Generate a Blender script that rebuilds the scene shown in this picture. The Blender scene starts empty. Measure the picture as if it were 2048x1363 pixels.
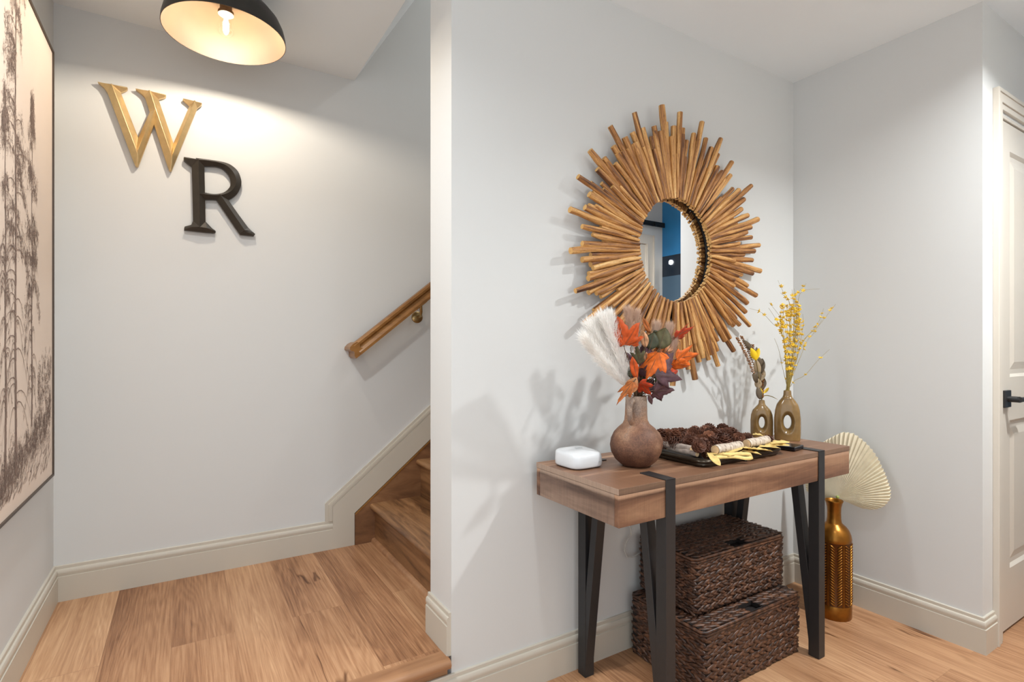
import bpy, bmesh, math, random
from mathutils import Vector, Matrix, Quaternion
sc = bpy.context.scene
COL = sc.collection
R = math.radians
PI = math.pi

# ------------------------------------------------------------------ camera
HC = 1.15
YAW = math.atan((1024 - 369.5) / 1066.0)
cam_d = bpy.data.cameras.new('camera')
cam = bpy.data.objects.new('camera', cam_d)
COL.objects.link(cam)
cam.location = (0, 0, HC)
cam.rotation_euler = (R(90), 0, -YAW)
cam_d.sensor_width = 36
cam_d.lens = 36 * 1066 / 2048
cam_d.shift_y = 10.5 / 2048
cam_d.clip_start = 0.02
sc.camera = cam
FW = Vector((math.sin(YAW), math.cos(YAW), 0))
RT = Vector((math.cos(YAW), -math.sin(YAW), 0))
UP = Vector((0, 0, 1))

def ray(u, v):
    return FW + RT * ((u - 1024) / 1066) + UP * ((692 - v) / 1066)
def at_y(u, v, y):
    d = ray(u, v)
    return Vector((0, 0, HC)) + d * (y / d.y)
def at_x(u, v, x):
    d = ray(u, v)
    return Vector((0, 0, HC)) + d * (x / d.x)

# ------------------------------------------------------------------ world, exposure
W = bpy.data.worlds.new('world')
sc.world = W
W.use_nodes = True
W.node_tree.nodes['Background'].inputs[0].default_value = (0.86, 0.94, 1.0, 1)
W.node_tree.nodes['Background'].inputs[1].default_value = 1.6
sc.view_settings.view_transform = 'Standard'
sc.view_settings.look = 'None'
sc.view_settings.exposure = 0.0
sc.view_settings.gamma = 1.0
sc.view_settings.use_curve_mapping = False

def area_light(name, loc, power, color, size, spread=138):
    l = bpy.data.lights.new(name, 'AREA')
    l.shape = 'DISK'
    l.size = size
    l.spread = R(spread)
    l.energy = power
    l.color = color
    o = bpy.data.objects.new(name, l)
    COL.objects.link(o)
    o.location = loc
    return o
DL_COL = (0.94, 0.98, 1.0)
area_light('recessed_or_fill_light', (0.82, 0.10, 2.43), 7.5, DL_COL, 0.10, 154)
area_light('recessed_or_fill_light', (2.32, 0.12, 2.43), 35, DL_COL, 0.10, 146)
area_light('recessed_or_fill_light', (-0.12, 1.33, 2.43), 14, DL_COL, 0.10)  # unseen fill lamp, added to brighten the landing walls and pillar
area_light('recessed_or_fill_light', (3.25, 0.22, 2.43), 2.5, DL_COL, 0.10)
area_light('stairwell_light', (2.2, 2.15, 3.9), 16, DL_COL, 0.15)

# ------------------------------------------------------------------ materials
def new_mat(name):
    m = bpy.data.materials.new(name)
    m.use_nodes = True
    return m, m.node_tree.nodes, m.node_tree.links, m.node_tree.nodes['Principled BSDF']

def srgb(r, g, b):
    f = lambda c: (c / 255 / 12.92) if c / 255 <= 0.04045 else ((c / 255 + 0.055) / 1.055) ** 2.4
    return (f(r), f(g), f(b), 1)

def plain(name, col, rough=0.5, metal=0.0, noise=0.0, scale=30, bump=0.0, bscale=200, spec=0.5, emit=None, estr=0):
    m, n, l, b = new_mat(name)
    b.inputs['Base Color'].default_value = col
    b.inputs['Roughness'].default_value = rough
    b.inputs['Metallic'].default_value = metal
    b.inputs['Specular IOR Level'].default_value = spec
    tc = n.new('ShaderNodeTexCoord')
    if noise > 0:
        t = n.new('ShaderNodeTexNoise'); t.inputs['Scale'].default_value = scale
        t.inputs['Detail'].default_value = 5
        l.new(tc.outputs['Object'], t.inputs['Vector'])
        r = n.new('ShaderNodeValToRGB')
        r.color_ramp.elements[0].position = 0.3; r.color_ramp.elements[1].position = 0.7
        r.color_ramp.elements[0].color = tuple(c * (1 - noise) for c in col[:3]) + (1,)
        r.color_ramp.elements[1].color = tuple(min(1, c * (1 + noise)) for c in col[:3]) + (1,)
        l.new(t.outputs['Fac'], r.inputs['Fac'])
        l.new(r.outputs['Color'], b.inputs['Base Color'])
    if bump > 0:
        t2 = n.new('ShaderNodeTexNoise'); t2.inputs['Scale'].default_value = bscale
        t2.inputs['Detail'].default_value = 3
        l.new(tc.outputs['Object'], t2.inputs['Vector'])
        bp = n.new('ShaderNodeBump'); bp.inputs['Strength'].default_value = bump
        bp.inputs['Distance'].default_value = 0.002
        l.new(t2.outputs['Fac'], bp.inputs['Height'])
        l.new(bp.outputs['Normal'], b.inputs['Normal'])
    if emit:
        b.inputs['Emission Color'].default_value = emit
        b.inputs['Emission Strength'].default_value = estr
    return m

def ramp(n, stops):
    r = n.new('ShaderNodeValToRGB')
    e = r.color_ramp.elements
    while len(e) < len(stops):
        e.new(0.5)
    for k, (p, c) in enumerate(stops):
        e[k].position = p; e[k].color = c
    return r

def wood(name, stops, axis='x', stretch=10, scale=14, rough=0.45, band=0.0, band_w=0.1, saw=0.0, per_object=True, bump=0.15, big=2.0, attr=None, worn=None, specks=0, contrast=1.0):
    """wood grain running along an axis of the object"""
    m, n, l, b = new_mat(name)
    tc = n.new('ShaderNodeTexCoord')
    mp = n.new('ShaderNodeMapping')
    s = {'x': (1 / stretch, 1, 1), 'y': (1, 1 / stretch, 1), 'z': (1, 1, 1 / stretch)}[axis]
    mp.inputs['Scale'].default_value = s
    if attr:
        an = n.new('ShaderNodeAttribute'); an.attribute_name = attr
        l.new(an.outputs['Vector'], mp.inputs['Vector'])
    else:
        l.new(tc.outputs['Object'], mp.inputs['Vector'])
    src = mp.outputs['Vector']
    oi = n.new('ShaderNodeObjectInfo')
    if per_object:
        ad = n.new('ShaderNodeVectorMath'); ad.operation = 'ADD'
        mu = n.new('ShaderNodeMath'); mu.operation = 'MULTIPLY'; mu.inputs[1].default_value = 37.0
        l.new(oi.outputs['Random'], mu.inputs[0])
        l.new(src, ad.inputs[0]); l.new(mu.outputs[0], ad.inputs[1])
        src = ad.outputs[0]
    t1 = n.new('ShaderNodeTexNoise'); t1.inputs['Scale'].default_value = scale; t1.inputs['Detail'].default_value = 8
    t1.inputs['Distortion'].default_value = 0.6; t1.inputs['Roughness'].default_value = 0.65
    t2 = n.new('ShaderNodeTexNoise'); t2.inputs['Scale'].default_value = big; t2.inputs['Detail'].default_value = 3
    l.new(src, t1.inputs['Vector']); l.new(src, t2.inputs['Vector'])
    mx = n.new('ShaderNodeMix'); mx.data_type = 'FLOAT'
    mx.inputs['Factor'].default_value = 0.5
    l.new(t1.outputs['Fac'], mx.inputs[2]); l.new(t2.outputs['Fac'], mx.inputs[3])
    val = mx.outputs[0]
    cx1 = n.new('ShaderNodeMath'); cx1.operation = 'MULTIPLY_ADD'; cx1.inputs[1].default_value = contrast; cx1.inputs[2].default_value = 0.5 - 0.5 * contrast
    l.new(val, cx1.inputs[0]); val = cx1.outputs[0]
    if band > 0:
        sp = n.new('ShaderNodeSeparateXYZ'); l.new(tc.outputs['Object'], sp.inputs[0])
        across = {'x': 'Y', 'y': 'X', 'z': 'X'}[axis]
        dv = n.new('ShaderNodeMath'); dv.operation = 'DIVIDE'; dv.inputs[1].default_value = band_w
        l.new(sp.outputs[across], dv.inputs[0])
        fl = n.new('ShaderNodeMath'); fl.operation = 'FLOOR'; l.new(dv.outputs[0], fl.inputs[0])
        wn = n.new('ShaderNodeTexWhiteNoise'); wn.noise_dimensions = '1D'; l.new(fl.outputs[0], wn.inputs['W'])
        m2 = n.new('ShaderNodeMix'); m2.data_type = 'FLOAT'; m2.inputs['Factor'].default_value = band
        l.new(val, m2.inputs[2]); l.new(wn.outputs['Value'], m2.inputs[3])
        val = m2.outputs[0]
    if per_object:
        m3 = n.new('ShaderNodeMath'); m3.operation = 'MULTIPLY_ADD'
        m3.inputs[1].default_value = 0.16; m3.inputs[2].default_value = -0.08
        l.new(oi.outputs['Random'], m3.inputs[0])
        m4 = n.new('ShaderNodeMath'); m4.operation = 'ADD'
        l.new(val, m4.inputs[0]); l.new(m3.outputs[0], m4.inputs[1])
        val = m4.outputs[0]
    r = ramp(n, stops)
    l.new(val, r.inputs['Fac'])
    colr = r.outputs['Color']
    if worn:
        z0, z1, wc = worn
        sz = n.new('ShaderNodeSeparateXYZ'); l.new(tc.outputs['Object'], sz.inputs[0])
        nz = n.new('ShaderNodeMath'); nz.operation = 'MULTIPLY_ADD'; nz.inputs[1].default_value = 0.016
        l.new(t1.outputs['Fac'], nz.inputs[0]); l.new(sz.outputs['Z'], nz.inputs[2])
        mr = n.new('ShaderNodeMapRange'); mr.inputs['From Min'].default_value = z0 + 0.008; mr.inputs['From Max'].default_value = z1 + 0.008
        l.new(nz.outputs[0], mr.inputs['Value'])
        wm = n.new('ShaderNodeMix'); wm.data_type = 'RGBA'; wm.inputs[7].default_value = wc
        l.new(mr.outputs[0], wm.inputs['Factor']); l.new(colr, wm.inputs[6])
        colr = wm.outputs[2]
    if specks > 0:
        tk = n.new('ShaderNodeTexNoise'); tk.inputs['Scale'].default_value = 260; tk.inputs['Detail'].default_value = 2
        mk = n.new('ShaderNodeMapping'); mk.inputs['Scale'].default_value = {'x': (0.35, 1, 1), 'y': (1, 0.35, 1), 'z': (1, 1, 0.35)}[axis]
        l.new(an.outputs['Vector'] if attr else tc.outputs['Object'], mk.inputs['Vector'])
        l.new(mk.outputs[0], tk.inputs['Vector'])
        rk = ramp(n, [(0.34, (1 - specks, 1 - specks, 1 - specks, 1)), (0.42, (1, 1, 1, 1))]); l.new(tk.outputs['Fac'], rk.inputs['Fac'])
        mm2 = n.new('ShaderNodeMix'); mm2.data_type = 'RGBA'; mm2.blend_type = 'MULTIPLY'; mm2.inputs['Factor'].default_value = 1
        l.new(colr, mm2.inputs[6]); l.new(rk.outputs['Color'], mm2.inputs[7])
        colr = mm2.outputs[2]
    if saw > 0:
        ms = n.new('ShaderNodeMapping')
        ms.inputs['Scale'].default_value = {'x': (1, 0.03, 0.03), 'y': (0.03, 1, 0.03), 'z': (0.03, 0.03, 1)}[axis]
        l.new(tc.outputs['Object'], ms.inputs['Vector'])
        ts = n.new('ShaderNodeTexNoise'); ts.inputs['Scale'].default_value = 320; ts.inputs['Detail'].default_value = 2
        l.new(ms.outputs[0], ts.inputs['Vector'])
        rs = ramp(n, [(0.3, (1 - saw, 1 - saw, 1 - saw, 1)), (0.65, (1, 1, 1, 1))])
        l.new(ts.outputs['Fac'], rs.inputs['Fac'])
        mm = n.new('ShaderNodeMix'); mm.data_type = 'RGBA'; mm.blend_type = 'MULTIPLY'; mm.inputs['Factor'].default_value = 1
        l.new(colr, mm.inputs[6]); l.new(rs.outputs['Color'], mm.inputs[7])
        colr = mm.outputs[2]
    l.new(colr, b.inputs['Base Color'])
    b.inputs['Roughness'].default_value = rough
    if bump > 0:
        bp = n.new('ShaderNodeBump'); bp.inputs['Strength'].default_value = bump; bp.inputs['Distance'].default_value = 0.002
        l.new(t1.outputs['Fac'], bp.inputs['Height']); l.new(bp.outputs['Normal'], b.inputs['Normal'])
    return m

def floor_material():
    """oak planks running along y, 0.19 wide"""
    m, n, l, b = new_mat('oak_planks')
    tc = n.new('ShaderNodeTexCoord')
    sw = n.new('ShaderNodeMapping')
    sw.inputs['Rotation'].default_value = (0, 0, R(90))
    sw.inputs['Location'].default_value = (0.35, 0.037, 0)
    l.new(tc.outputs['Object'], sw.inputs['Vector'])
    br = n.new('ShaderNodeTexBrick')
    br.offset = 0.37; br.offset_frequency = 2; br.squash = 1
    br.inputs['Scale'].default_value = 1
    br.inputs['Mortar Size'].default_value = 0.0006
    br.inputs['Mortar Smooth'].default_value = 0.3
    br.inputs['Brick Width'].default_value = 1.22
    br.inputs['Row Height'].default_value = 0.182
    br.inputs['Color1'].default_value = (0, 0, 0, 1)
    br.inputs['Color2'].default_value = (1, 1, 1, 1)
    br.inputs['Mortar'].default_value = (0.2, 0.2, 0.2, 1)
    l.new(sw.outputs[0], br.inputs['Vector'])
    rnd = n.new('ShaderNodeSeparateColor'); l.new(br.outputs['Color'], rnd.inputs[0])
    # grain coordinates: per-plank offset
    off = n.new('ShaderNodeMath'); off.operation = 'MULTIPLY'; off.inputs[1].default_value = 23.0
    l.new(rnd.outputs[0], off.inputs[0])
    mp = n.new('ShaderNodeMapping'); mp.inputs['Scale'].default_value = (1, 0.06, 1)
    l.new(tc.outputs['Object'], mp.inputs['Vector'])
    ad = n.new('ShaderNodeVectorMath'); ad.operation = 'ADD'
    l.new(mp.outputs[0], ad.inputs[0]); l.new(off.outputs[0], ad.inputs[1])
    big = n.new('ShaderNodeTexNoise'); big.inputs['Scale'].default_value = 7; big.inputs['Detail'].default_value = 2; big.inputs['Distortion'].default_value = 0.3
    l.new(ad.outputs[0], big.inputs['Vector'])
    # cathedral rings
    wv = n.new('ShaderNodeMath'); wv.operation = 'MULTIPLY'; wv.inputs[1].default_value = 210
    l.new(big.outputs['Fac'], wv.inputs[0])
    si = n.new('ShaderNodeMath'); si.operation = 'SINE'; l.new(wv.outputs[0], si.inputs[0])
    fine = n.new('ShaderNodeTexNoise'); fine.inputs['Scale'].default_value = 130; fine.inputs['Detail'].default_value = 6; fine.inputs['Roughness'].default_value = 0.7
    mf = n.new('ShaderNodeMapping'); mf.inputs['Scale'].default_value = (1, 0.028, 1)
    l.new(tc.outputs['Object'], mf.inputs['Vector'])
    adf = n.new('ShaderNodeVectorMath'); adf.operation = 'ADD'
    l.new(mf.outputs[0], adf.inputs[0]); l.new(off.outputs[0], adf.inputs[1])
    l.new(adf.outputs[0], fine.inputs['Vector'])
    # value = .55*fine + .2*rand + .3*big
    def madd(a, k, c):
        q = n.new('ShaderNodeMath'); q.operation = 'MULTIPLY_ADD'; q.inputs[1].default_value = k
        l.new(a, q.inputs[0])
        if isinstance(c, float): q.inputs[2].default_value = c
        else: l.new(c, q.inputs[2])
        return q.outputs[0]
    cl = n.new('ShaderNodeTexNoise'); cl.inputs['Scale'].default_value = 3.2; cl.inputs['Detail'].default_value = 3
    mc = n.new('ShaderNodeMapping'); mc.inputs['Scale'].default_value = (1, 0.4, 1)
    l.new(tc.outputs['Object'], mc.inputs['Vector'])
    ac = n.new('ShaderNodeVectorMath'); ac.operation = 'ADD'; l.new(mc.outputs[0], ac.inputs[0]); l.new(off.outputs[0], ac.inputs[1])
    l.new(ac.outputs[0], cl.inputs['Vector'])
    v = madd(fine.outputs['Fac'], 0.55, -0.03)
    v = madd(rnd.outputs[0], 0.17, v)
    v = madd(big.outputs['Fac'], 0.30, v)
    v = madd(cl.outputs['Fac'], 0.45, v)
    v = madd(si.outputs[0], 0.030, v)
    v = madd(v, 0.95, -0.175)
    rp = ramp(n, [(0.30, srgb(126, 85, 57)), (0.45, srgb(166, 121, 86)), (0.6, srgb(193, 149, 111)), (0.76, srgb(217, 176, 137))])
    l.new(v, rp.inputs['Fac'])
    # dark cracks and knots
    cr = n.new('ShaderNodeTexNoise'); cr.inputs['Scale'].default_value = 6; cr.inputs['Detail'].default_value = 4; cr.inputs['Distortion'].default_value = 0.5
    mp2 = n.new('ShaderNodeMapping'); mp2.inputs['Scale'].default_value = (1, 0.09, 1)
    l.new(tc.outputs['Object'], mp2.inputs['Vector'])
    ad2 = n.new('ShaderNodeVectorMath'); ad2.operation = 'ADD'
    l.new(mp2.outputs[0], ad2.inputs[0]); l.new(off.outputs[0], ad2.inputs[1])
    l.new(ad2.outputs[0], cr.inputs['Vector'])
    ab = n.new('ShaderNodeMath'); ab.operation = 'SUBTRACT'; ab.inputs[1].default_value = 0.5; l.new(cr.outputs['Fac'], ab.inputs[0])
    ab2 = n.new('ShaderNodeMath'); ab2.operation = 'ABSOLUTE'; l.new(ab.outputs[0], ab2.inputs[0])
    ms = n.new('ShaderNodeTexNoise'); ms.inputs['Scale'].default_value = 4.5; ms.inputs['Detail'].default_value = 1
    l.new(tc.outputs['Object'], ms.inputs['Vector'])
    msr = ramp(n, [(0.56, (1, 1, 1, 1)), (0.64, (0, 0, 0, 1))]); l.new(ms.outputs['Fac'], msr.inputs['Fac'])
    crr = ramp(n, [(0.0, (0.0, 0.0, 0.0, 1)), (0.004, (0.2, 0.2, 0.2, 1)), (0.012, (1, 1, 1, 1))]); l.new(ab2.outputs[0], crr.inputs['Fac'])
    mxm = n.new('ShaderNodeMath'); mxm.operation = 'MAXIMUM'
    l.new(crr.outputs['Color'], mxm.inputs[0]); l.new(msr.outputs['Color'], mxm.inputs[1])
    crc = ramp(n, [(0.0, (0.32, 0.25, 0.2, 1)), (0.6, (0.8, 0.76, 0.72, 1)), (1, (1, 1, 1, 1))]); l.new(mxm.outputs[0], crc.inputs['Fac'])
    m1 = n.new('ShaderNodeMix'); m1.data_type = 'RGBA'; m1.blend_type = 'MULTIPLY'; m1.inputs['Factor'].default_value = 1
    l.new(rp.outputs['Color'], m1.inputs[6]); l.new(crc.outputs['Color'], m1.inputs[7])
    # seams
    m2 = n.new('ShaderNodeMix'); m2.data_type = 'RGBA'
    m2.inputs[7].default_value = srgb(96, 66, 46)
    sm = n.new('ShaderNodeMath'); sm.operation = 'MULTIPLY'; sm.inputs[1].default_value = 0.4
    l.new(br.outputs['Fac'], sm.inputs[0]); l.new(sm.outputs[0], m2.inputs['Factor'])
    l.new(m1.outputs[2], m2.inputs[6])
    l.new(m2.outputs[2], b.inputs['Base Color'])
    b.inputs['Roughness'].default_value = 0.42
    b.inputs['Specular IOR Level'].default_value = 0.4
    bp = n.new('ShaderNodeBump'); bp.inputs['Strength'].default_value = 0.12; bp.inputs['Distance'].default_value = 0.001
    l.new(fine.outputs['Fac'], bp.inputs['Height']); l.new(bp.outputs['Normal'], b.inputs['Normal'])
    return m

M = {}
M['wall'] = plain('wall_paint', (0.645, 0.642, 0.624, 1), 0.7, bump=0.04, bscale=260, spec=0.25)
M['ceiling'] = plain('ceiling_paint', (0.82, 0.85, 0.86, 1), 0.85, bump=0.04, bscale=260, spec=0.2)
M['trim'] = plain('greige_trim', srgb(197, 189, 175), 0.38, spec=0.45)
M['door'] = plain('greige_door', srgb(206, 197, 184), 0.42, spec=0.4)
M['floor'] = floor_material()
M['black_metal'] = plain('black_metal', srgb(38, 37, 38), 0.42, 0.0, noise=0.06, scale=60, bump=0.03, bscale=500, spec=0.5)
M['black'] = plain('matte_black', srgb(24, 23, 23), 0.55)
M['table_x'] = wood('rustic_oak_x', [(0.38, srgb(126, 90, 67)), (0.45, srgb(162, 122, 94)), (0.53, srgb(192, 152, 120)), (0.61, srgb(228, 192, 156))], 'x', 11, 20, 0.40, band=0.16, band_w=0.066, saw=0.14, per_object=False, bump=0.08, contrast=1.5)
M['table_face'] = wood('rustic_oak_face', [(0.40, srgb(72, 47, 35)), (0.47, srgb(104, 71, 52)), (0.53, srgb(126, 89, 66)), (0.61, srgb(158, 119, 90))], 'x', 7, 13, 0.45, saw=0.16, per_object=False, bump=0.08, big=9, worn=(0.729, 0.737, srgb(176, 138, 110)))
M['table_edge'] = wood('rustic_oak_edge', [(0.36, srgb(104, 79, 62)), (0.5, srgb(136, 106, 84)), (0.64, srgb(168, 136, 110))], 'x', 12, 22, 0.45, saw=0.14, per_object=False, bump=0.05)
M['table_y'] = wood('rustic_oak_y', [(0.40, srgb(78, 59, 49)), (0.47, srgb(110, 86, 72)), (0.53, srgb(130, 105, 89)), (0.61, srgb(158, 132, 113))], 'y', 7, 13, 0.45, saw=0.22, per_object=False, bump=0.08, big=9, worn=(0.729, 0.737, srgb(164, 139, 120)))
M['stick'] = wood('driftwood', [(0.34, srgb(50, 29, 17)), (0.42, srgb(108, 66, 35)), (0.49, srgb(168, 114, 61)), (0.56, srgb(208, 156, 92)), (0.67, srgb(236, 198, 138))], 'z', 20, 120, 0.55, bump=0.6, big=34, attr='grain', per_object=False, specks=0.28)
M['stick_end'] = wood('cut_wood_end', [(0.3, srgb(170, 120, 60)), (0.5, srgb(206, 158, 92)), (0.7, srgb(226, 184, 120))], 'z', 1, 160, 0.6, bump=0.2, attr='grain', per_object=False)
M['stair'] = wood('stained_stair_oak', [(0.30, srgb(82, 54, 33)), (0.45, srgb(130, 92, 59)), (0.58, srgb(158, 117, 79)), (0.74, srgb(186, 146, 104))], 'y', 10, 22, 0.38, per_object=False, bump=0.08, contrast=1.7)
M['stair_x'] = wood('stained_stair_oak_side', [(0.28, srgb(66, 42, 27)), (0.45, srgb(102, 68, 43)), (0.6, srgb(128, 88, 57)), (0.78, srgb(150, 108, 72))], 'x', 3, 14, 0.5, per_object=False, bump=0.08, contrast=1.7)
M['rail'] = wood('golden_oak_rail', [(0.3, srgb(90, 56, 22)), (0.5, srgb(134, 90, 42)), (0.7, srgb(168, 118, 60))], 'x', 14, 40, 0.3, per_object=False, bump=0.1)
M['nosing'] = wood('oak_nosing', [(0.3, srgb(122, 82, 55)), (0.5, srgb(164, 120, 85)), (0.7, srgb(190, 146, 108))], 'x', 14, 22, 0.4, per_object=False, bump=0.08)
M['brass'] = plain('antique_brass', srgb(176, 150, 104), 0.32, 1.0)
M['gold'] = plain('brushed_gold', srgb(208, 180, 132), 0.38, 0.75, noise=0.08, scale=40, bump=0.05, bscale=300)
M['letter_black'] = plain('bronzed_black', srgb(56, 50, 43), 0.42, 0.2, noise=0.12, scale=25, bump=0.04, bscale=200)
M['mirror'] = plain('mirror_glass', (0.93, 0.94, 0.95, 1), 0.0, 1.0)
M['white_plastic'] = plain('white_plastic', (0.66, 0.665, 0.67, 1), 0.25, spec=0.5)
M['grey_print'] = plain('grey_print', (0.45, 0.46, 0.47, 1), 0.5)
M['shade_black'] = plain('shade_black', srgb(42, 41, 38), 0.45, 0.2)
M['shade_gold'] = plain('shade_gold', srgb(74, 56, 36), 0.6, 0.0, noise=0.16, scale=9)
M['bulb'] = plain('bulb_glow', (1, 0.9, 0.7, 1), 0.3, emit=(1.0, 0.89, 0.74, 1), estr=1900)
def clear_glass(name):
    m, n, l, b = new_mat(name)
    t = n.new('ShaderNodeBsdfTransparent'); g = n.new('ShaderNodeBsdfGlossy'); g.inputs['Roughness'].default_value = 0.03
    mx = n.new('ShaderNodeMixShader'); mx.inputs[0].default_value = 0.06; l.new(t.outputs[0], mx.inputs[1]); l.new(g.outputs[0], mx.inputs[2])
    l.new(mx.outputs[0], n['Material Output'].inputs['Surface']); n.remove(b)
    return m
M['bulb_glass'] = clear_glass('clear_bulb_glass')
M['canvas'] = plain('canvas_print', srgb(224, 206, 190), 0.8, noise=0.04, scale=2.2, bump=0.1, bscale=900)
M['ink'] = plain('umber_ink', srgb(138, 116, 104), 0.85, noise=0.18, scale=60)
M['frame'] = plain('walnut_frame', srgb(70, 58, 48), 0.5)
M['frame_side'] = plain('grey_frame_side', srgb(112, 102, 92), 0.6)
M['blue'] = plain('blue_paint', srgb(44, 122, 176), 0.35, noise=0.06, scale=8)
M['slate'] = plain('slate_wall_reflection', srgb(70, 92, 110), 0.3)  # dim reflection in the glossy blue hall wall, put into the colour
M['cream'] = M['wall']
M['clay'] = None
def clay_material():
    m, n, l, b = new_mat('weathered_clay')
    tc = n.new('ShaderNodeTexCoord')
    t = n.new('ShaderNodeTexNoise'); t.inputs['Scale'].default_value = 11; t.inputs['Detail'].default_value = 6; t.inputs['Roughness'].default_value = 0.6
    l.new(tc.outputs['Object'], t.inputs['Vector'])
    sp = n.new('ShaderNodeSeparateXYZ'); l.new(tc.outputs['Object'], sp.inputs[0])
    ma = n.new('ShaderNodeMath'); ma.operation = 'MULTIPLY_ADD'; ma.inputs[1].default_value = 1.5; ma.inputs[2].default_value = 0.02
    l.new(sp.outputs['Z'], ma.inputs[0])
    ad = n.new('ShaderNodeMath'); ad.operation = 'MULTIPLY_ADD'; ad.inputs[1].default_value = 0.75
    l.new(t.outputs['Fac'], ad.inputs[0]); l.new(ma.outputs[0], ad.inputs[2])
    r = ramp(n, [(0.40, srgb(88, 54, 38)), (0.52, srgb(124, 84, 60)), (0.62, srgb(150, 112, 86)), (0.70, srgb(138, 116, 102)), (0.82, srgb(170, 146, 126))])
    l.new(ad.outputs[0], r.inputs['Fac'])
    t3 = n.new('ShaderNodeTexNoise'); t3.inputs['Scale'].default_value = 240; t3.inputs['Detail'].default_value = 3
    l.new(tc.outputs['Object'], t3.inputs['Vector'])
    r3 = ramp(n, [(0.35, (0.72, 0.72, 0.72, 1)), (0.65, (1.1, 1.1, 1.1, 1))]); l.new(t3.outputs['Fac'], r3.inputs['Fac'])
    mm = n.new('ShaderNodeMix'); mm.data_type = 'RGBA'; mm.blend_type = 'MULTIPLY'; mm.inputs['Factor'].default_value = 1
    l.new(r.outputs['Color'], mm.inputs[6]); l.new(r3.outputs['Color'], mm.inputs[7])
    l.new(mm.outputs[2], b.inputs['Base Color'])
    b.inputs['Roughness'].default_value = 0.6
    bp = n.new('ShaderNodeBump'); bp.inputs['Strength'].default_value = 0.35; bp.inputs['Distance'].default_value = 0.002
    l.new(t3.outputs['Fac'], bp.inputs['Height']); l.new(bp.outputs['Normal'], b.inputs['Normal'])
    return m
M['clay'] = clay_material()
M['glaze'] = plain('brown_glaze', srgb(126, 98, 58), 0.16, noise=0.3, scale=16, bump=0.08, bscale=40, spec=0.6)
M['copper'] = plain('copper_lacquer', srgb(146, 96, 34), 0.3, 0.8, noise=0.25, scale=26, bump=0.05, bscale=120)
M['weave'] = None
def weave_material():
    m, n, l, b = new_mat('dark_water_hyacinth')
    tc = n.new('ShaderNodeTexCoord')
    t = n.new('ShaderNodeTexNoise'); t.inputs['Scale'].default_value = 55; t.inputs['Detail'].default_value = 4
    l.new(tc.outputs['Object'], t.inputs['Vector'])
    r = ramp(n, [(0.32, srgb(40, 25, 18)), (0.5, srgb(74, 48, 34)), (0.68, srgb(112, 76, 54))])
    l.new(t.outputs['Fac'], r.inputs['Fac'])
    l.new(r.outputs['Color'], b.inputs['Base Color'])
    b.inputs['Roughness'].default_value = 0.42
    return m
M['weave'] = weave_material()
M['weave_dark'] = plain('basket_core', srgb(26, 17, 13), 0.8)
M['cone'] = wood('pine_cone_brown', [(0.3, srgb(52, 30, 22)), (0.5, srgb(100, 60, 42)), (0.72, srgb(156, 100, 70))], 'z', 1, 60, 0.6, bump=0.1)
def bark_material():
    m, n, l, b = new_mat('birch_bark')
    tc = n.new('ShaderNodeTexCoord')
    mp = n.new('ShaderNodeMapping'); mp.inputs['Scale'].default_value = (1, 1, 1.7)
    l.new(tc.outputs['Object'], mp.inputs['Vector'])
    t = n.new('ShaderNodeTexNoise'); t.inputs['Scale'].default_value = 62; t.inputs['Detail'].default_value = 6
    l.new(mp.outputs[0], t.inputs['Vector'])
    r = ramp(n, [(0.30, srgb(104, 88, 78)), (0.38, srgb(160, 140, 124)), (0.50, srgb(196, 180, 162)), (0.70, srgb(214, 202, 186))])
    l.new(t.outputs['Fac'], r.inputs['Fac']); l.new(r.outputs['Color'], b.inputs['Base Color'])
    b.inputs['Roughness'].default_value = 0.7
    return m
M['bark'] = bark_material()
M['bark_grey'] = plain('grey_bark', srgb(176, 160, 148), 0.75, noise=0.3, scale=60)
M['log_end'] = plain('pale_cut_log', srgb(214, 180, 138), 0.7, noise=0.12, scale=90)
M['tray'] = plain('dark_bronze', srgb(66, 57, 46), 0.3, 0.7, noise=0.2, scale=30)
def leafmat(name, col, rough=0.6, trans=0.25, noise=0.3):
    m = plain(name, col, rough, noise=noise, scale=55, bump=0.1, bscale=150, spec=0.3)
    return m
M['orange'] = leafmat('orange_leaf', srgb(186, 74, 20))
M['orange2'] = leafmat('bright_orange_leaf', srgb(208, 98, 30))
M['red'] = leafmat('red_orange_leaf', srgb(170, 54, 20))
M['purple'] = leafmat('plum_leaf', srgb(84, 56, 62))
M['green'] = leafmat('olive_leaf', srgb(84, 78, 50))
M['dgreen'] = leafmat('dark_green_leaf', srgb(62, 64, 46))
M['tan'] = leafmat('tan_leaf', srgb(176, 120, 78))
M['peach'] = leafmat('peach_leaf', srgb(206, 152, 112))
M['rust'] = leafmat('rust_leaf', srgb(168, 92, 40))
M['stem'] = plain('brown_stem', srgb(92, 66, 42), 0.7)
M['vein'] = plain('leaf_vein', srgb(120, 50, 26), 0.7)
def fluff(name, col):
    m, n, l, b = new_mat(name)
    d = n.new('ShaderNodeBsdfDiffuse'); d.inputs['Color'].default_value = col
    t = n.new('ShaderNodeBsdfTranslucent'); t.inputs['Color'].default_value = col
    a = n.new('ShaderNodeAddShader')
    mx = n.new('ShaderNodeMixShader'); mx.inputs[0].default_value = 0.4
    l.new(d.outputs[0], mx.inputs[1]); l.new(t.outputs[0], mx.inputs[2])
    l.new(mx.outputs[0], n['Material Output'].inputs['Surface'])
    n.remove(a); n.remove(b)
    return m
M['plume'] = fluff('cream_plume', (1.0, 0.98, 0.95, 1))
M['plume_beige'] = fluff('beige_plume', srgb(222, 196, 176))
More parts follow.
